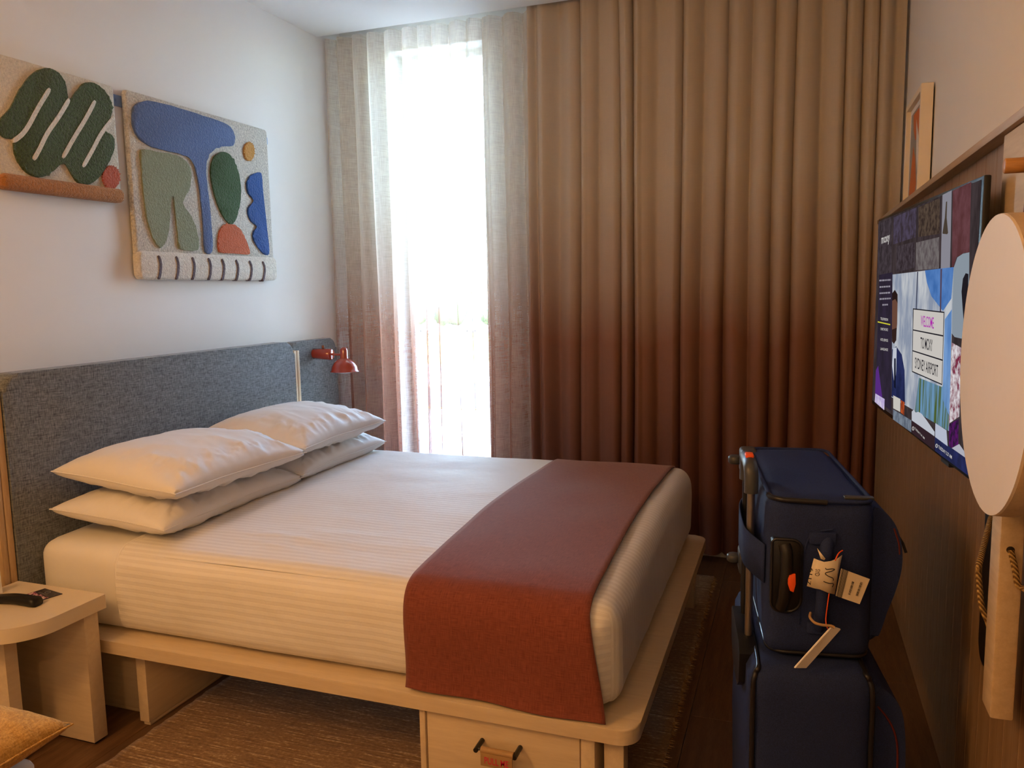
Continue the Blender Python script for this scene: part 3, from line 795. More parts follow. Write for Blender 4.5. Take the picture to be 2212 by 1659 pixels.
def stroke(nm, pts, w, mat, par, top, bev=0.003):
    q = [Vector((*wp(*p, x=top), 0)) for p in pts]; q = smooth_path(q, 6); L, Rr = [], []
    for i, p in enumerate(q):
        t = (q[min(i + 1, len(q) - 1)] - q[max(i - 1, 0)]).normalized(); n = Vector((-t.y, t.x, 0))
        ww = w * (0.6 if i in (0, len(q) - 1) else 1)
        L.append(p + n * ww / 2); Rr.append(p - n * ww / 2)
    return prism(nm, [(v.x, v.y) for v in L + Rr[::-1]], 'x', -2.560, top, mat, par, bev, 2)
def slab(nm, y0, z0, y1, z1, x0, x1, mat, par, r=0.012, bev=0.009):
    o = prism(nm, rrect(y0, z0, y1, z1, r, 4), 'x', x0, x1, mat, par, bev, 3); return o

rail = tag(prism('hanging_rail', rrect(1.90, 2.185, 3.492, 2.228, 0.010, 4), 'x', XL, XL + 0.008, M['blue_strap']), 'flat blue metal hanging rail on the wall', 'rail')
for yy in (2.527, 3.478):
    lathe('screw', [(0.0, 0.0), (0.001, 0.0)], (0, 0, 0), M['blue_strap'], rail) if False else \
        cyl('screw', (XL + 0.008, yy, 2.207), (XL + 0.012, yy, 2.207), 0.006, M['blue_strap'], rail, 14, 0.001)

T1, T2 = -2.545, -2.538
h1 = thing('wall_hanging', (-2.565, 2.24, 1.80), 'tufted wall hanging with a dark green coil over a rust bar', 'wall hanging')
slab('backing', 1.984, 1.806, 2.503, 2.252, XL + 0.010, -2.552, P_['cream'], h1, 0.02)
relief('coil', [(-6, 540), (70, 450), (130, 335), (180, 265), (240, 213), (300, 197), (360, 213), (410, 265), (434, 335), (428, 400), (450, 405), (490, 350), (530, 302), (570, 287), (622, 300), (672, 340), (710, 400), (722, 450), (716, 500), (680, 560), (668, 604), (700, 612), (730, 640), (738, 690), (718, 765), (680, 832), (650, 880), (600, 930), (560, 944), (500, 930), (462, 880), (428, 822), (410, 806), (388, 812), (342, 860), (300, 888), (250, 898), (190, 880), (130, 820), (96, 750), (90, 690), (88, 654), (50, 652), (10, 632), (-8, 600)], P_['green'], h1, T1, per=3)
for pts in ([(322, 328), (250, 445), (185, 565), (140, 625), (84, 668)], [(446, 396), (385, 498), (305, 615), (255, 715), (215, 786)], [(612, 406), (545, 530), (475, 645), (402, 775)], [(735, 508), (655, 610), (592, 725), (532, 832)]):
    stroke('coil_line', pts, 0.0155, P_['ivory'], h1, T1 + 0.0012)
relief('dot', [(715 + 56 * math.cos(a * 0.5236), 898 + 74 * math.sin(a * 0.5236)) for a in range(12)], P_['red'], h1, T1)
slab('bottom_roll', 1.982, 1.799, 2.507, 1.854, XL + 0.010, -2.534, P_['rust'], h1, 0.022, 0.016)

h2 = thing('wall_hanging', (-2.565, 3.01, 1.50), 'tufted wall hanging with a blue T, sage and green leaf shapes', 'wall hanging')
slab('backing', 2.556, 1.502, 3.466, 2.255, XL + 0.010, -2.552, P_['grey'], h2, 0.02)
slab('bottom_roll', 2.552, 1.496, 3.472, 1.614, XL + 0.010, -2.5375, P_['ivory'], h2, 0.026, 0.012)
relief('blue_shape', [(850, 470), (872, 430), (935, 407), (1000, 415), (1150, 455), (1300, 503), (1430, 548), (1490, 588), (1506, 640), (1500, 690), (1460, 700), (1400, 702), (1350, 732), (1326, 790), (1320, 870), (1330, 960), (1345, 1100), (1358, 1250), (1364, 1372), (1314, 1372), (1302, 1200), (1288, 1050), (1272, 930), (1252, 835), (1225, 782), (1170, 750), (1080, 730), (980, 705), (910, 665), (870, 615), (848, 550)], P_['blue'], h2, T1, per=3)
relief('sage_shape', [(903, 720), (1000, 733), (1080, 745), (1150, 765), (1202, 800), (1228, 862), (1220, 950), (1195, 1010), (1162, 1060), (1200, 1110), (1245, 1180), (1265, 1260), (1273, 1364), (1152, 1356), (1142, 1280), (1126, 1150), (1116, 1050), (1106, 1000), (1096, 1050), (1090, 1150), (1075, 1270), (1040, 1347), (1005, 1330), (965, 1250), (940, 1150), (920, 1000), (908, 850)], P_['sage'], h2, T1, per=3)
relief('green_leaf', [(1420, 735), (1470, 750), (1510, 810), (1535, 900), (1543, 1000), (1530, 1110), (1495, 1195), (1460, 1186), (1420, 1130), (1385, 1040), (1360, 940), (1350, 850), (1370, 770)], P_['leaf'], h2, T1)
relief('gold_dot', [(1598 + 34 * math.cos(a * 0.5236), 732 + 60 * math.sin(a * 0.5236)) for a in range(12)], P_['gold'], h2, T1)
relief('coral_dome', [(1410, 1378), (1398, 1320), (1405, 1252), (1430, 1207), (1470, 1195), (1520, 1210), (1565, 1270), (1590, 1340), (1600, 1390), (1500, 1384)], P_['coral'], h2, T1)
relief('royal_scallop', [(1676, 870), (1681, 950), (1696, 1100), (1716, 1280), (1727, 1388), (1690, 1388), (1650, 1340), (1622, 1290), (1625, 1242), (1652, 1215), (1610, 1180), (1588, 1130), (1595, 1082), (1632, 1048), (1592, 1005), (1580, 940), (1600, 890), (1640, 870)], P_['royal'], h2, T1, per=3)
for i, xx in enumerate((1022, 1135, 1238, 1342, 1428, 1518, 1604, 1688)):
    y0 = 1398 + i * 5.5; y1 = 1542 + i * 2
    stroke('plum_dash', [(xx - 6, y0), (xx + 8, (y0 + y1) / 2 - 20), (xx + 5, y1 - 30), (xx - 4, y1 + 6)], 0.0125, P_['plum'], h2, -2.5345, 0.002)

# ------------------------------------------------------------------ television
TVF, TVN = Vector((0.2285, 2.628, 0)), Vector((0.3125, 1.645, 0))      # far and near edge of the screen plane
TD = (TVN - TVF).normalized(); TN = Vector((TD.y, -TD.x, 0))            # TD runs towards the camera; TN out of the screen
if TN.x > 0: TN = -TN
TVZ0, TVZ1 = 1.060, 1.618
tv = thing('television', (TVF + TVN) / 2 + Vector((0, 0, TVZ0)), 'large flat television showing a welcome screen, mounted on the wood boards', 'television')
W = (TVN - TVF).length
XF = Matrix(((TD.x, -TN.x, 0, TVF.x), (TD.y, -TN.y, 0, TVF.y), (0, 0, 1, 0), (0, 0, 0, 1)))  # local (along, depth, z)
box('casing', (0, 0, TVZ0), (W, 0.013, TVZ1), M['hinge'], tv, 0.003, 2, XF)
box('rear_housing', (0.12, 0.012, TVZ0 + 0.05), (W - 0.12, 0.045, TVZ1 - 0.15), M['hinge'], tv, 0.005, 2, XF)
box('sensor', (W * 0.80, 0.002, TVZ0 - 0.009), (W * 0.86, 0.02, TVZ0 + 0.001), M['hinge'], tv, 0.001, 1, XF)
box('mount_arm', (W * 0.42, 0.046, TVZ0 + 0.18), (W * 0.58, 0.085, TVZ1 - 0.2), M['blackm'], tv, 0.003, 2, XF)
ES = 0.88 / (2 ** EXPO)
def em(nm, hexc, k=1.0, blotch=None, scale=20, stretch=(1, 1, 1)): return m_emit('screen_' + nm, lin(hexc), ES * k, lin(blotch) if blotch else None, scale, stretch)
def sp(x, y, layer): return px_plane(x, y, TVF + TN * (0.0006 + 0.0005 * layer), TN)
def sq(nm, pts, mat, layer, smooth=False):
    q = [sp(x, y, layer) for x, y in pts]
    return pyd(nm, q, [tuple(range(len(q)))], mat, tv, False)
def st(nm, body, bl, br, tl, mat, layer): return text_on(nm, body, sp(*bl, layer), sp(*br, layer), sp(*tl, layer), mat, tv)
sz0, sz1 = TVZ0 + 0.012, TVZ1 - 0.007
bgp = [XF @ Vector(p) for p in ((0.006, -0.0006, sz1), (W - 0.012, -0.0006, sz1), (W - 0.012, -0.0006, sz0), (0.006, -0.0006, sz0))]
pyd('screen', bgp, [(0, 1, 2, 3)], em('dark', '#332a2b', 1, '#453a3c', 26, (1, 1, 0.4)), tv, False)
sq('picture_block', [(1897, 484), (1926, 471), (1926, 586), (1896, 600)], em('a', '#332b2e', 1, '#4a4046', 40), 1)
sq('picture_block', [(1930, 470), (1980, 448), (1978, 512), (1930, 528)], em('b', '#3a3036', 1, '#50465a', 45), 1)
sq('picture_block', [(1984, 448), (2030, 428), (2030, 505), (1984, 512)], em('c', '#362a26', 1, '#5a4a3e', 60), 1)
sq('picture_block', [(1937, 532), (1976, 522), (1976, 578), (1936, 588)], em('d', '#33292d', 1, '#4c4248', 60), 1)
sq('picture_block', [(1979, 524), (2029, 512), (2028, 580), (1978, 584)], em('e', '#5d5355', 1, '#77706f', 50), 1)
sq('pale_strip', [(2036, 421), (2056, 411), (2052, 582), (2032, 584)], em('f', '#8d8b95'), 1)
sq('bottle_shape', [(2043.5, 436), (2046, 435), (2045, 470), (2048, 503), (2046, 506), (2036.5, 505), (2036, 503), (2041, 470)], em('g', '#4b4036'), 2)
sq('maroon_block', [(2058, 412), (2098, 393), (2094, 552), (2085, 545), (2066, 556), (2056, 590)], em('h', '#5a3436', 1, '#6b4348', 20), 1)
sq('blue_grey_blob', [(2056, 590), (2068, 556), (2080, 548), (2094, 545), (2092, 735), (2062, 728), (2056, 720)], em('i', '#8e99a4'), 2)
sq('dark_figure', [(2080, 602), (2086, 590), (2092, 592), (2090, 700), (2086, 716), (2082, 700), (2079, 660), (2077, 630)], em('j', '#221e24'), 3)
sq('photo_panel', [(1928, 593), (2060, 577), (2050, 931), (1926, 858)], em('k', '#8f99ad', 1, '#c9ccd0', 16, (1, 1, 0.5)), 2)
sq('blue_area', [(1998, 584), (2060, 577), (2055, 645), (2037, 672), (2012, 640), (2002, 610)], em('l', '#3f6cae', 1, '#5b86c6', 14), 3)
sq('blue_area', [(2041, 690), (2056, 668), (2051, 900), (2036, 862)], em('m', '#4a78b8', 1, '#7ba2d6', 14, (1, 1, 0.4)), 3)
sq('window_bar', [(1981, 587), (1983.5, 587), (1979, 700), (1977, 700)], em('n', '#43475c'), 4)
sq('window_bar', [(2031.5, 581), (2035, 580.5), (2033, 673), (2030, 673)], em('n2', '#55475a'), 4)
sq('blurred_garden', [(1985, 816), (2035, 836), (2051, 800), (2049, 931), (1976, 888)], em('o', '#4f6230', 1, '#6f9ac0', 30, (1, 3, 0.25)), 3)
sq('suit', [(1927, 755), (1936, 748), (1948, 766), (1954, 800), (1955, 873), (1926, 856)], em('p', '#20264a', 1, '#2b3260', 20), 4)
sq('shirt', [(1929, 752), (1937, 750), (1936, 800), (1933, 838), (1927, 790)], em('q', '#c6cbd8'), 5)
sq('tie', [(1931.5, 774), (1935, 774), (1935, 840), (1931, 836)], em('r', '#15182c'), 6)
sq('face', [(1927, 636), (1935, 632), (1939, 650), (1938, 700), (1935, 736), (1929, 740), (1926, 700)], em('s', '#6d4a3c'), 4)
sq('hair', [(1927, 634), (1933, 626), (1939, 636), (1939, 655), (1934, 646), (1927, 650)], em('t', '#2a1c1a'), 5)
sq('beard', [(1927, 712), (1937, 708), (1936, 735), (1931, 743), (1927, 738)], em('u', '#35231f'), 5)
sq('menu_panel', [(1899, 594), (1928, 588), (1925, 888), (1891, 862)], em('v', '#2b2430', 1, '#332a3c', 14), 5)
sq('purple_glow', [(1892, 800), (1897, 790), (1906, 860), (1890, 862)], em('w', '#5b2f86'), 6)
wt = em('white', '#d9d4d0'); wt2 = em('dim_white', '#9a94a0')
rm = random.Random(2)                              # paragraph too small to read: rows of word-length strokes
for i, y in enumerate((607, 621, 634.5, 647, 660)):
    hw = (12.5, 12, 12, 12, 6)[i]; x = 1912 - hw
    while x < 1912 + hw - 0.8:
        x2 = min(x + rm.uniform(2.2, 5.2), 1912 + hw); k = -0.065
        sq('menu_text', [(x, y - 3.4 + (x - 1912) * k), (x2, y - 3.4 + (x2 - 1912) * k), (x2, y + (x2 - 1912) * k), (x, y + (x - 1912) * k)], wt2, 7)
        x = x2 + 0.9
for body, y in (('TELEVISION', 692), ('CONNECT MY DEVICE', 714), ('HOTEL SERVICES', 737), ('LANGUAGE', 757)):
    st('menu_text', body, (1902, y - 1), (1918, y + 1.5), (1902, y - 6.5), wt, 7)
sq('menu_underline', [(1896, 694), (1923, 700), (1923, 702.5), (1896, 696.5)], em('y', '#d8d23a'), 7)
st('logo_script', 'moxy', (1904, 533), (1922, 527), (1904, 514), wt, 3)
# three white boxes with dark border
bk = em('bk', '#1a1822'); bx = em('box', '#cfcac4')
sq('box_border', [(1972, 666), (2040, 673.5), (2035, 832), (1970, 803.5)], bk, 7)
for q in ([(1973.5, 668.5), (2038.5, 676), (2037, 724), (1972.5, 711.5)], [(1972.5, 714), (2037, 727), (2035.8, 776.5), (1971.7, 756.5)], [(1971.6, 759), (2035.6, 779.5), (2034, 829), (1971, 801.5)]):
    sq('white_box', q, bx, 8)
st('box_lettering', 'WELCOME', (1989, 704.5), (2017, 710.5), (1989, 681), em('mg', '#b31fb0'), 9)
st('box_lettering', 'TO MOXY', (1988.5, 752.5), (2014.5, 759.5), (1988.5, 728), bk, 9)
st('box_lettering', 'SYDNEY AIRPORT', (1976.5, 795), (2026.5, 815), (1976.5, 771.5), bk, 9)
# lower strip
sq('footer_grey', [(1929, 884), (1968.5, 908), (1968.5, 934), (1929, 906)], em('f1', '#5a6372', 1, '#7e8896', 40), 6)
sq('footer_maroon', [(1969.5, 908), (2018.5, 943), (2018.5, 973), (1969.5, 935)], em('f2', '#35242a'), 6)
sq('footer_navy', [(2019.5, 943), (2094, 995), (2091, 1027), (2019.5, 974)], em('f3', '#232648', 1, '#2b3060', 20), 6)
sq('footer_lilac', [(1891, 850), (1911, 862), (1910, 886), (1889.5, 868)], em('f4', '#b8a6d8', 1, '#dcd4e8', 40), 7)
sq('footer_sheet', [(1929.5, 854), (1945, 862), (1944.5, 890), (1929.5, 882)], em('f5', '#cfcbc2'), 7)
sq('footer_red', [(1946, 864), (1954, 869), (1953, 897), (1945.5, 891)], em('f6', '#8c3a20', 1, '#d06030', 40), 7)
sq('white_sheet', [(1969.5, 889), (1974, 885), (1978, 891), (1984, 889.5), (1991, 894), (2001, 907), (2019, 933), (2018.5, 942.5), (1969.5, 908)], em('f7', '#c4c8d2'), 7)
sq('white_sheet', [(2020.5, 914), (2044.5, 929.5), (2047, 964), (2020, 944)], em('f8', '#bcc2d4'), 7)
sq('pattern_strip', [(2056, 740), (2078, 752), (2072, 900), (2050, 915)], em('f9', '#7c2440', 1, '#e6e0e4', 55), 4)
sq('purple_block', [(2050, 917), (2071, 905), (2070, 960), (2054, 968), (2050, 962)], em('f10', '#241a2c', 1, '#5a1a66', 60), 4)
sq('pale_corner', [(2056, 968), (2072, 959), (2090, 985), (2090, 992)], em('f11', '#b6b6c2'), 5)
st('time_lettering', 'TUESDAY 7.41 AM', (1976, 927), (1997, 949.5), (1976, 922.5), wt, 8)
st('time_lettering', 'TUESDAY 5.27 AM', (2027, 968.5), (2056, 992), (2027, 961), wt, 8)
for cx_, cy_ in ((1972.5, 925.5), (2023.2, 963)):
    ring = [sp(cx_ + 1.8 * math.cos(a * 0.6283), cy_ + 4 * math.sin(a * 0.6283), 8) for a in range(10)]
    tube('clock_icon', ring, 0.0006, wt, tv, 5, True)

# ------------------------------------------------------------------ picture frame on the ledge
fr = thing('picture_frame', (0.425, 3.43, 1.711), 'cream box frame with an orange abstract print standing on the ledge', 'picture frame')
FX0, FX1, FY0, FY1, FZ0, FZ1 = 0.404, 0.444, 3.235, 3.655, 1.7112, 2.132
box('frame_side', (FX0, FY0, FZ0), (FX1, FY0 + 0.022, FZ1), M['framew'], fr, 0.001, 1)
box('frame_side', (FX0, FY1 - 0.022, FZ0), (FX1, FY1, FZ1), M['framew'], fr, 0.001, 1)
box('frame_top', (FX0, FY0 + 0.022, FZ1 - 0.022), (FX1, FY1 - 0.022, FZ1), M['framew'], fr, 0.001, 1)
box('frame_bottom', (FX0, FY0 + 0.022, FZ0), (FX1, FY1 - 0.022, FZ0 + 0.022), M['framew'], fr, 0.001, 1)
box('print_board', (FX0 + 0.017, FY0 + 0.022, FZ0 + 0.022), (FX0 + 0.02, FY1 - 0.022, FZ1 - 0.022), M['card'], fr, 0)
gm, om = m_plain('print_grey', (0.35, 0.33, 0.30, 1), 0.6), m_plain('print_orange', (0.62, 0.17, 0.04, 1), 0.6)
def art(nm, pts, mat, d): return pyd(nm, [(FX0 + 0.0165 - d * 0.0003, y, z) for y, z in pts], [tuple(range(len(pts)))], mat, fr, False)
art('grey_ground', rrect(3.28, 1.75, 3.61, 2.09, 0.0), gm, 0)
art('orange_shape', [(3.61, 1.75), (3.44, 1.75), (3.40, 1.80), (3.45, 1.90), (3.52, 1.96), (3.56, 1.86)], om, 1)
art('orange_shape', [(3.55, 2.08), (3.40, 2.08), (3.33, 2.04), (3.38, 1.98), (3.47, 1.97), (3.53, 2.02)], om, 1)
art('orange_shape', [(3.33, 1.75), (3.30, 1.75), (3.285, 1.86), (3.31, 1.95), (3.335, 1.84)], om, 1)
art('pale_leaf', [(3.46, 2.05), (3.38, 1.97), (3.34, 1.87), (3.36, 1.80), (3.42, 1.90)], M['card'], 2)

# ------------------------------------------------------------------ round stool hanging on the wall boards
stl = thing('folding_stool', (0.32, 1.36, 0.725), 'stool with a cream round seat hanging flat on the wood boards', 'stool')
SC, SR = (1.361, 1.302), 0.226
prism('seat', [(SC[0] + SR * math.cos(a * math.pi / 40), SC[1] + SR * math.sin(a * math.pi / 40)) for a in range(80)], 'x', 0.310, 0.2835, M['rail'], stl, 0)
prism('seat_face', [(SC[0] + SR * 0.997 * math.cos(a * math.pi / 40), SC[1] + SR * 0.997 * math.sin(a * math.pi / 40)) for a in range(80)], 'x', 0.2835, 0.2800, M['cream'], stl, 0.0012)
box('leg', (0.3185, 1.415, 0.710), (0.353, 1.475, 1.42), M['rail'], stl, 0.004)
box('leg', (0.3185, 1.12, 0.710), (0.353, 1.165, 1.42), M['rail'], stl, 0.004)
cyl('rope_hole', (0.334, 1.4146, 1.00), (0.334, 1.416, 1.00), 0.006, M['gap'], stl, 14)
rp = smooth_path([(0.334, 1.414, 1.00), (0.339, 1.405, 0.975), (0.343, 1.40, 0.95), (0.349, 1.395, 0.945), (0.356, 1.36, 0.955), (0.36, 1.32, 0.965)], 6)
tube('rope', rp, 0.0048, M['rope'], stl, 8)
rp = smooth_path([(0.357, 1.66, 0.985)] + [tuple(px_y(x, y, 1.52)) for x, y in ((2118, 1206), (2114, 1235), (2117, 1280), (2121, 1310), (2132, 1338), (2143, 1352))] + [(0.345, 1.475, 0.92)], 6)
tube('rope', rp, 0.0052, M['rope'], stl, 8)
tag(prism('slot_bar', rrect(1.628, 0.69, 1.712, 1.14, 0.040, 8), 'x', 0.358, 0.3722, M['blackm'], None, 0.002), 'black rounded vertical bar fixed on the wood boards behind the rope', 'bar')
pg = thing('coat_peg', (0.36, 1.44, 1.60), 'brown wooden dowel peg with a leather strap on the pale rail', 'peg')
cyl('dowel', (0.352, 1.44, 1.606), (0.300, 1.44, 1.606), 0.0118, M['dowel'], pg, 24, 0.0015)
cyl('pin', (0.335, 1.44, 1.616), (0.335, 1.44, 1.632), 0.003, M['blackm'], pg, 10)
prism('strap', [(0.331, 1.597), (0.345, 1.597), (0.341, 1.46), (0.323, 1.46)], 'y', 1.428, 1.433, M['brownleather'], pg, 0.001)

# ------------------------------------------------------------------ suitcases
TH = math.radians(8.0)
SF = Matrix.Translation((-0.06, 1.63, 0)) @ Matrix.Rotation(TH, 4, 'Z')
def rb(nm, lo, hi, r, mat, par, n=(14, 18, 18), disp=None): return rgrid(nm, lo, hi, r, mat, par, n, 'xXyYzZ', disp, None, SF)
def puff(lo, hi, a):
    lo, hi = Vector(lo), Vector(hi)
    def f(p, fc, raw):
        t = [(raw[k] - lo[k]) / (hi[k] - lo[k]) for k in range(3)]; b = {'x': t[1] * (1 - t[1]) * t[2] * (1 - t[2]), 'y': t[0] * (1 - t[0]) * t[2] * (1 - t[2]), 'z': t[0] * (1 - t[0]) * t[1] * (1 - t[1])}[fc.lower()] * 16
        d = {'x': (-1, 0, 0), 'X': (1, 0, 0), 'y': (0, -1, 0), 'Y': (0, 1, 0), 'z': (0, 0, 0), 'Z': (0, 0, 0.4)}[fc]
        return p + Vector(d) * (a * b) + Vector((1, 1, 0.3)) * (0.004 * noise.noise(Vector(p) * 9))
    return f
def loop(nm, z, u0, v0, u1, v1, r, rad, mat, par):
    return tube(nm, [(x, y, z) for x, y in rrect(u0, v0, u1, v1, r, 6)], rad, mat, par, 8, True, SF)
sl = thing('suitcase', SF @ Vector((0.1, 0.23, 0)), 'larger upright navy suitcase standing on the floor with its trolley handle raised', 'suitcase')
lo, hi = (-0.012, 0.0, 0.045), (0.238, 0.465, 0.640)
rb('body', lo, hi, 0.035, M['nylon'], sl, disp=puff(lo, hi, 0.006))
def pocket(nm, prof, v0, v1, par):
    pr = smooth_path([(u, z, 0) for u, z in prof], 5, True)
    o = prism(nm, [(p.x, p.y) for p in pr], 'y', v1, v0, M['nylon'], par, 0.014, 4, SF); return o
pocket('front_pocket', [(0.20, 0.585), (0.235, 0.605), (0.264, 0.593), (0.290, 0.560), (0.301, 0.50), (0.304, 0.40), (0.304, 0.20), (0.296, 0.10), (0.26, 0.078), (0.20, 0.10)], 0.028, 0.44, sl)
tube('red_piping', smooth_path([(0.246, 0.029, 0.560), (0.266, 0.028, 0.535), (0.282, 0.028, 0.50), (0.288, 0.028, 0.45), (0.289, 0.028, 0.30), (0.288, 0.028, 0.12)], 5), 0.0022, M['redpipe'], sl, 8, False, SF)
for u in (-0.004, 0.230):
    tube('edge_piping', smooth_path([(u, 0.006, 0.07), (u, 0.006, 0.45), (u, 0.006, 0.585), (u + (0.005 if u < 0 else -0.005), 0.012, 0.62), (u + (0.012 if u < 0 else -0.012), 0.03, 0.634), (u + (0.012 if u < 0 else -0.012), 0.2, 0.640), (u + (0.012 if u < 0 else -0.012), 0.44, 0.636)], 6), 0.0055, M['piping'], sl, 8, False, SF)
prism('handle_cup', [(0.085, 0.56), (0.13, 0.53), (0.27, 0.53), (0.315, 0.56), (0.33, 0.63), (0.30, 0.647), (0.10, 0.647), (0.075, 0.63)], 'x', -0.027, 0.010, M['hinge'], sl, 0.002, 2, SF)
for v in (0.140, 0.262):
    cyl('handle_rod', (-0.003, v, 0.60), (-0.003, v, 1.005), 0.0085, M['chrome'] if v < 0.2 else M['hinge'], sl, 14, 0, SF)
tube('handle_grip', smooth_path([(-0.003, 0.138, 0.975), (-0.003, 0.139, 1.005), (-0.004, 0.148, 1.028), (-0.005, 0.18, 1.036), (-0.005, 0.222, 1.036), (-0.004, 0.254, 1.028), (-0.003, 0.263, 1.005), (-0.003, 0.264, 0.975)], 6), 0.0155, M['grey_m'], sl, 14, False, SF)
box('release_button', (-0.014, 0.163, 1.046), (0.004, 0.190, 1.056), M['orange'], sl, 0.003, 2, SF)
for u, v in ((0.02, 0.04), (0.18, 0.04), (0.02, 0.42), (0.18, 0.42)):
    cyl('wheel', (u - 0.012, v, 0.024), (u + 0.012, v, 0.024), 0.024, M['hinge'], sl, 20, 0.003, SF)
    box('wheel_housing', (u - 0.018, v - 0.02, 0.028), (u + 0.018, v + 0.02, 0.062), M['hinge'], sl, 0.004, 2, SF)

su = thing('suitcase', SF @ Vector((0.13, 0.32, 0.642)), 'smaller navy cabin suitcase lying on its side on top of the larger one', 'suitcase')
lo, hi = (0.024, 0.050, 0.6435), (0.236, 0.60, 0.985)
rb('body', lo, hi, 0.030, M['nylon'], su, disp=puff(lo, hi, 0.008))
pocket('front_pocket', [(0.20, 0.955), (0.228, 0.970), (0.256, 0.960), (0.280, 0.930), (0.293, 0.885), (0.294, 0.838), (0.284, 0.79), (0.270, 0.745), (0.254, 0.69), (0.232, 0.675), (0.20, 0.69)], 0.078, 0.575, su)
loop('top_piping', 0.9825, 0.030, 0.056, 0.232, 0.594, 0.034, 0.0042, M['nylon'], su)
tube('corner_guard', [(x, y, 0.983) for x, y in rrect(0.029, 0.055, 0.232, 0.594, 0.040, 8)[18:27]] + [(0.10, 0.0545, 0.982), (0.14, 0.054, 0.981)], 0.0058, M['piping'], su, 8, False, SF)
loop('bottom_piping', 0.652, 0.029, 0.055, 0.232, 0.594, 0.036, 0.0045, M['piping'], su)
# retractable grip recess on the end that faces the entry
rec = prism('grip_recess', rrect(0.030, 0.745, 0.094, 0.905, (0.022, 0.008, 0.02, 0.028), 5), 'y', 0.062, 0.0405, M['hinge'], su, 0.003, 2, SF)
tube('grip_rim', [(x, 0.0405, z) for x, z in rrect(0.032, 0.747, 0.092, 0.903, (0.022, 0.008, 0.02, 0.028), 5)], 0.003, M['piping'], rec, 6, True, SF)
tube('grip', smooth_path([(0.056, 0.037, 0.893), (0.060, 0.030, 0.875), (0.060, 0.026, 0.84), (0.058, 0.025, 0.81), (0.056, 0.027, 0.78), (0.052, 0.034, 0.757)], 6), 0.0125, M['hinge'], rec, 12, False, SF)
prism('grip_button', [(0.064, 0.836), (0.076, 0.838), (0.077, 0.818), (0.073, 0.800), (0.066, 0.803), (0.061, 0.818), (0.061, 0.828)], 'y', 0.022, 0.0115, M['orange'], rec, 0.002, 2, SF)
# fabric carry handle
tube('carry_handle', smooth_path([(0.142, 0.046, 0.905), (0.137, 0.032, 0.885), (0.133, 0.022, 0.85), (0.131, 0.020, 0.80), (0.130, 0.022, 0.76), (0.130, 0.034, 0.735), (0.130, 0.046, 0.715)], 6), 0.013, M['nylon'], su, 12, False, SF)
for z0, z1 in ((0.895, 0.922), (0.702, 0.728)):
    box('handle_patch', (0.105, 0.036, z0), (0.158, 0.047, z1), M['nylon'], su, 0.004, 2, SF)
tube('handle_seam', smooth_path([(0.090, 0.043, 0.72), (0.092, 0.0425, 0.80), (0.096, 0.0425, 0.87), (0.110, 0.0425, 0.915), (0.15, 0.0425, 0.928)], 6), 0.002, M['nylon'], su, 6, False, SF)
# zip and side clasp
box('zip_clasp', (0.178, 0.075, 0.983), (0.236, 0.092, 0.989), M['grey_m'], su, 0.002, 2, SF)
tube('zip_pull', [(0.288, 0.090, 0.905), (0.297, 0.088, 0.890), (0.303, 0.086, 0.872)], 0.003, M['hinge'], su, 8, False, SF)
tube('pocket_piping', smooth_path([(0.276, 0.079, 0.925), (0.286, 0.079, 0.895), (0.289, 0.079, 0.87)], 5), 0.002, M['redpipe'], su, 6, False, SF)
# wheels and corner brackets at the far end
for z in (0.952, 0.672):
    box('corner_bracket', (0.006, 0.535, z - 0.034), (0.050, 0.604, z + 0.036), M['grey_m'], su, 0.010, 3, SF)
    cyl('wheel', (-0.004, 0.585, z - 0.011), (-0.004, 0.585, z + 0.011), 0.020, M['grey_m'], su, 20, 0.004, SF)
# trolley sleeve: a blue band round the raised rods
bandp = [(0.022, 0.070), (0.004, 0.095), (-0.012, 0.128), (-0.017, 0.16), (-0.017, 0.24), (-0.012, 0.275), (0.004, 0.31), (0.022, 0.335)]
bp_ = smooth_path([(a, b, 0) for a, b in bandp], 5); vs = []; fs = []
for i, p in enumerate(bp_):
    t = i / (len(bp_) - 1); zc = 0.838 + 0.055 * t
    vs += [SF @ Vector((p.x, p.y, zc - 0.042)), SF @ Vector((p.x, p.y, zc + 0.042))]
fs = [(2 * i, 2 * i + 2, 2 * i + 3, 2 * i + 1) for i in range(len(bp_) - 1)]
sb = pyd('trolley_sleeve', vs, fs, M['nylon'], su, True); m_ = sb.modifiers.new('thickness', 'SOLIDIFY'); m_.thickness = 0.003

# airline tag looped round the carry handle
at = thing('airline_tag', SF @ Vector((0.135, 0.0, 0.80)), 'paper airline baggage tag looped round the suitcase handle', 'tag')
def fp(px, py, v):   # point on the plane v = const of the suitcase frame
    n = SF.to_3x3() @ Vector((0, 1, 0)); return px_plane(px, py, SF @ Vector((0, v, 0)), n)
def strip(nm, rows, mat, par, smooth=True, thick=0.0006):
    n = len(rows[0]); vs = [p for r in rows for p in r]; fs = []
    for i in range(len(rows) - 1):
        for j in range(n - 1): a = i * n + j; fs.append((a, a + 1, a + n + 1, a + n))
    o = pyd(nm, vs, fs, mat, par, smooth); md = o.modifiers.new('thickness', 'SOLIDIFY'); md.thickness = thick; md.offset = 0; return o
top = [(1758, 1206, 0.004), (1768, 1210, -0.004), (1780, 1214, -0.008), (1795, 1212, -0.006), (1810, 1206, 0.000), (1819, 1199, 0.008)]
bot = [(1743, 1266, 0.004), (1760, 1271, -0.004), (1771, 1273, -0.008), (1790, 1281, -0.006), (1803, 1284, 0.000), (1811, 1240, 0.008)]
strip('wrapped_strip', [[fp(*p) for p in top], [fp(*p) for p in bot]], M['paper'], at)
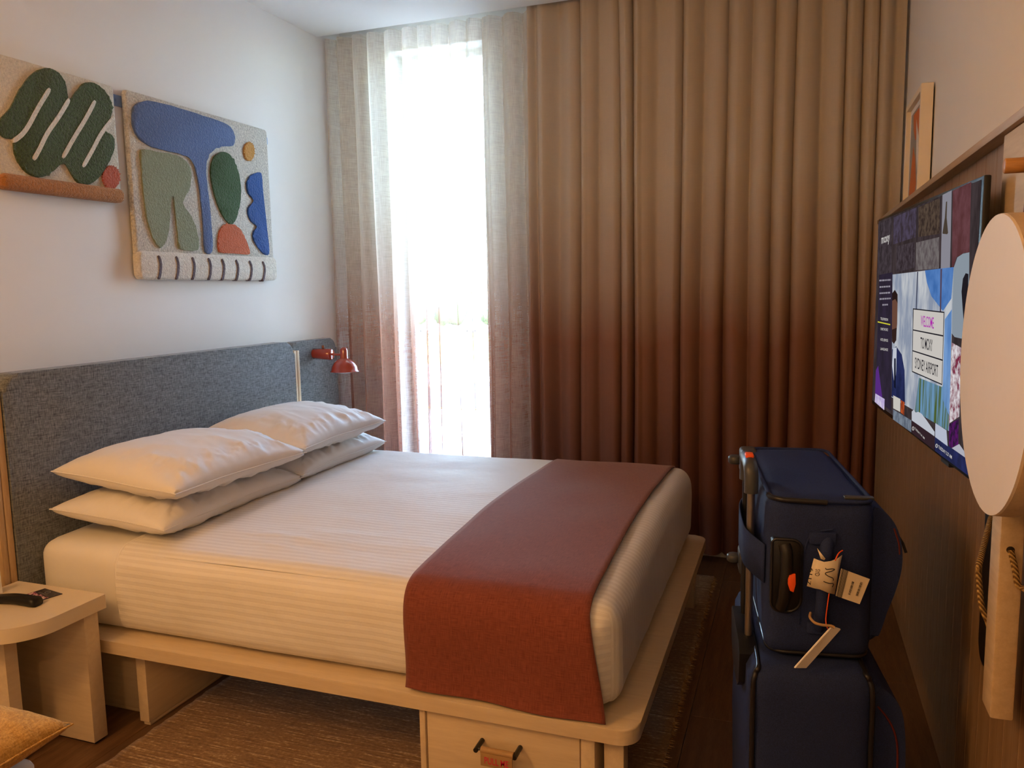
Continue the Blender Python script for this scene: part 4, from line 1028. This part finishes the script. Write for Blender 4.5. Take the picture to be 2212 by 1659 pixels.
strip('strip_end', [[fp(1765, 1184, 0.012), fp(1783, 1207, 0.004)], [fp(1773, 1207, 0.006), fp(1780, 1210, 0.004)]], M['paper'], at)
stub = strip('stub', [[fp(1817, 1228, 0.002), fp(1879, 1251, 0.006)], [fp(1805, 1287, 0.002), fp(1857, 1305, 0.006)]], M['paper'], at, False)
def tagtext(body, bl, br, tl, v=-0.0105): return text_on('tag_lettering', body, fp(*bl, v), fp(*br, v), fp(*tl, v), M['ink'], at)
tagtext('SYD', (1762, 1229), (1760, 1244), (1772, 1230), -0.0125)
tagtext('6117', (1749.5, 1227), (1743.5, 1263), (1757, 1228), -0.0100)
ink = smooth_path([fp(x, y, -0.0125) for x, y in ((1783, 1227), (1786, 1230), (1797, 1229), (1803, 1230), (1796, 1234), (1785, 1237), (1783, 1240), (1790, 1245), (1799, 1249), (1800, 1254))], 5)
tube('pen_mark', ink, 0.0009, M['ink'], at, 6)
tube('pen_mark', smooth_path([fp(x, y, -0.0125) for x, y in ((1779, 1256), (1790, 1260), (1800, 1261), (1798, 1268))], 5), 0.0009, M['ink'], at, 6)
# bar code on the stub
def stubp(u, v):
    a, b, c, d = fp(1817, 1228, 0.0008), fp(1879, 1251, 0.0045), fp(1805, 1287, 0.0008), fp(1857, 1305, 0.0045)
    return (a * (1 - u) + b * u) * (1 - v) + (c * (1 - u) + d * u) * v
def bars(u0, u1, v0, v1, n, along_u, sd):
    r = random.Random(sd); vs, fs = [], []; k = 0
    for i in range(n):
        t0 = i / n; t1 = t0 + r.uniform(0.35, 0.75) / n
        q = [(u0, v0 + (v1 - v0) * t0), (u1, v0 + (v1 - v0) * t0), (u1, v0 + (v1 - v0) * t1), (u0, v0 + (v1 - v0) * t1)] if not along_u else [(u0 + (u1 - u0) * t0, v0), (u0 + (u1 - u0) * t1, v0), (u0 + (u1 - u0) * t1, v1), (u0 + (u1 - u0) * t0, v1)]
        vs += [stubp(*p) for p in q]; fs.append((k, k + 1, k + 2, k + 3)); k += 4
    pyd('bar_code', vs, fs, M['ink'], at, False)
bars(0.02, 0.27, 0.0, 1.0, 9, True, 1); bars(0.46, 0.54, 0.30, 0.82, 14, False, 2); bars(0.74, 0.82, 0.22, 0.76, 14, False, 3)
tube('orange_loop', smooth_path([fp(1820, 1189, 0.0), fp(1811, 1196, -0.010), fp(1804, 1211, -0.012)], 5), 0.0013, M['orange'], at, 6)
tube('orange_loop', smooth_path([fp(1791, 1282, -0.004), fp(1787, 1310, -0.004), fp(1784, 1335, -0.004), (fp(1785, 1350, -0.012)), fp(1788, 1358, -0.014)], 5), 0.0011, M['orange'], at, 6)
lt = thing('luggage_tag', SF @ Vector((0.06, -0.03, 0.68)), 'white plastic luggage tag hanging edge-on from the suitcase handle', 'tag')
tube('tag_cord', smooth_path([fp(1751, 1324, 0.016), fp(1750, 1334, -0.004), fp(1760, 1345, -0.014), fp(1776, 1350, -0.018), fp(1795, 1352, -0.018), fp(1803, 1356, -0.020)], 6), 0.0028, M['tanleather'], lt, 8)
a, b, c, d = fp(1797, 1354, -0.018), fp(1817, 1360, -0.008), fp(1742, 1444, 0.000), fp(1716, 1444, -0.014)
nrm = (b - a).cross(d - a).normalized() * 0.004
bm = bmesh.new(); A_ = [bm.verts.new(p) for p in (a, b, c, d)]; B_ = [bm.verts.new(p + nrm) for p in (a, b, c, d)]
bm.faces.new(A_); bm.faces.new(B_)
for i in range(4): bm.faces.new((A_[i], A_[(i + 1) % 4], B_[(i + 1) % 4], B_[i]))
bmesh.ops.bevel(bm, geom=list(bm.edges), offset=0.001, segments=2, affect='EDGES')
from_bm('tag_plate', bm, M['card'], lt)

# ------------------------------------------------------------------ low stool with cushion near the entry
sg = thing('wooden_stool', (-1.70, 0.94, 0.0), 'low pale wooden stool under the mustard cushion', 'stool')
prism('seat', rrect(-1.90, 0.74, -1.50, 1.14, 0.04, 6), 'z', 0.405, 0.435, M['lam'], sg, 0.004)
for xx in (-1.86, -1.54):
    for yy in (0.78, 1.10): box('leg', (xx - 0.02, yy - 0.02, 0.0), (xx + 0.02, yy + 0.02, 0.405), M['lam_y'], sg, 0.004)
pillow('cushion', (-1.722, 0.945, 0.492), 0.50, 0.50, 0.075, 0.049, 7, 'mustard yellow knitted cushion lying on the low stool', 0.04, 0, 0, M['mustard'], 0.5, 40, 'cushion')

# ------------------------------------------------------------------ outside, seen through the sheer curtain
GZ = -14.0
ground_m = m_plain('pale_concrete', (0.50, 0.48, 0.45, 1), 0.9, 0.08, 0.05)
tag(box('ground', (-420, 20, GZ - 1), (200, 700, GZ), ground_m, None, 0), 'pale concrete apron outside the window', kind='structure')
tag(box('grass_field', (-400, 150, GZ), (180, 262, GZ + 0.06), m_plain('dry_grass', (0.36, 0.40, 0.13, 1), 0.95, 0.2, 0.08), None, 0), 'strip of dry green grass beyond the apron', kind='stuff')
asp = tag(prism('asphalt_patch', [(-62, 93), (-34, 93), (-30, 116), (-44, 125), (-62, 108)], 'z', GZ, GZ + 0.05, m_plain('grey_asphalt', (0.16, 0.16, 0.17, 1), 0.9, 0.1, 0.3)), 'grey asphalt patch with yellow lines on the apron', 'pavement')
ym = m_plain('yellow_paint', (0.75, 0.52, 0.06, 1), 0.7)
for a, b in (((-62, 108), (-44, 125)), ((-62, 93), (-34, 93)), ((-62, 107), (-48, 93))):
    d = Vector((b[0] - a[0], b[1] - a[1], 0)).normalized(); w = Vector((-d.y, d.x, 0)) * 0.35
    pyd('painted_line', [Vector((*a, GZ + 0.07)) + w, Vector((*b, GZ + 0.07)) + w, Vector((*b, GZ + 0.07)) - w, Vector((*a, GZ + 0.07)) - w], [(0, 1, 2, 3)], ym, asp, False)
leafm = m_plain('tree_leaf', (0.05, 0.085, 0.035, 1), 0.9, 0.4, 0.5); barkm = m_plain('bark', (0.12, 0.08, 0.05, 1), 0.9)
rt = random.Random(11)
for i in range(13):
    x = -182 + i * 9.5 + rt.uniform(-1, 1); y = 284 + 9 * (i % 2); h = rt.uniform(7, 12.5)
    tr = thing('tree', (x, y, GZ), 'bushy green tree in the row beyond the grass field', 'tree', 'trees beyond the grass field')
    cyl('trunk', (x, y, GZ), (x, y, GZ + h * 0.5), 0.35, barkm, tr, 8)
    bm = bmesh.new(); bmesh.ops.create_icosphere(bm, subdivisions=3, radius=1.0)
    for v in bm.verts:
        k = 1 + 0.45 * noise.noise(v.co * 2.3 + Vector((i * 5, 0, 0)))
        v.co = Vector((v.co.x * h * 0.42 * k + x, v.co.y * h * 0.30 * k + y, v.co.z * h * 0.42 * k + GZ + h * 0.58))
    from_bm('crown', bm, leafm, tr, True)
for i in range(4):
    x = -150 + i * 19; y = 268; c = ((0.8, 0.8, 0.8, 1), (0.75, 0.74, 0.7, 1), (0.3, 0.32, 0.36, 1), (0.82, 0.82, 0.84, 1))[i]
    vn = thing('van', (x, y, GZ), ('white', 'cream', 'dark grey', 'silver')[i] + ' van parked in front of the tree row', 'van')
    prism('van_body', [(x - 2.6, GZ + 0.4), (x + 2.5, GZ + 0.4), (x + 2.5, GZ + 1.2), (x + 1.6, GZ + 2.2), (x - 2.6, GZ + 2.2)], 'y', y - 1, y + 1, m_plain('van_paint', c, 0.3), vn)
    for s in (-1.6, 1.5): cyl('wheel', (x + s, y - 1.05, GZ + 0.35), (x + s, y - 0.8, GZ + 0.35), 0.35, M['hinge'], vn, 14)
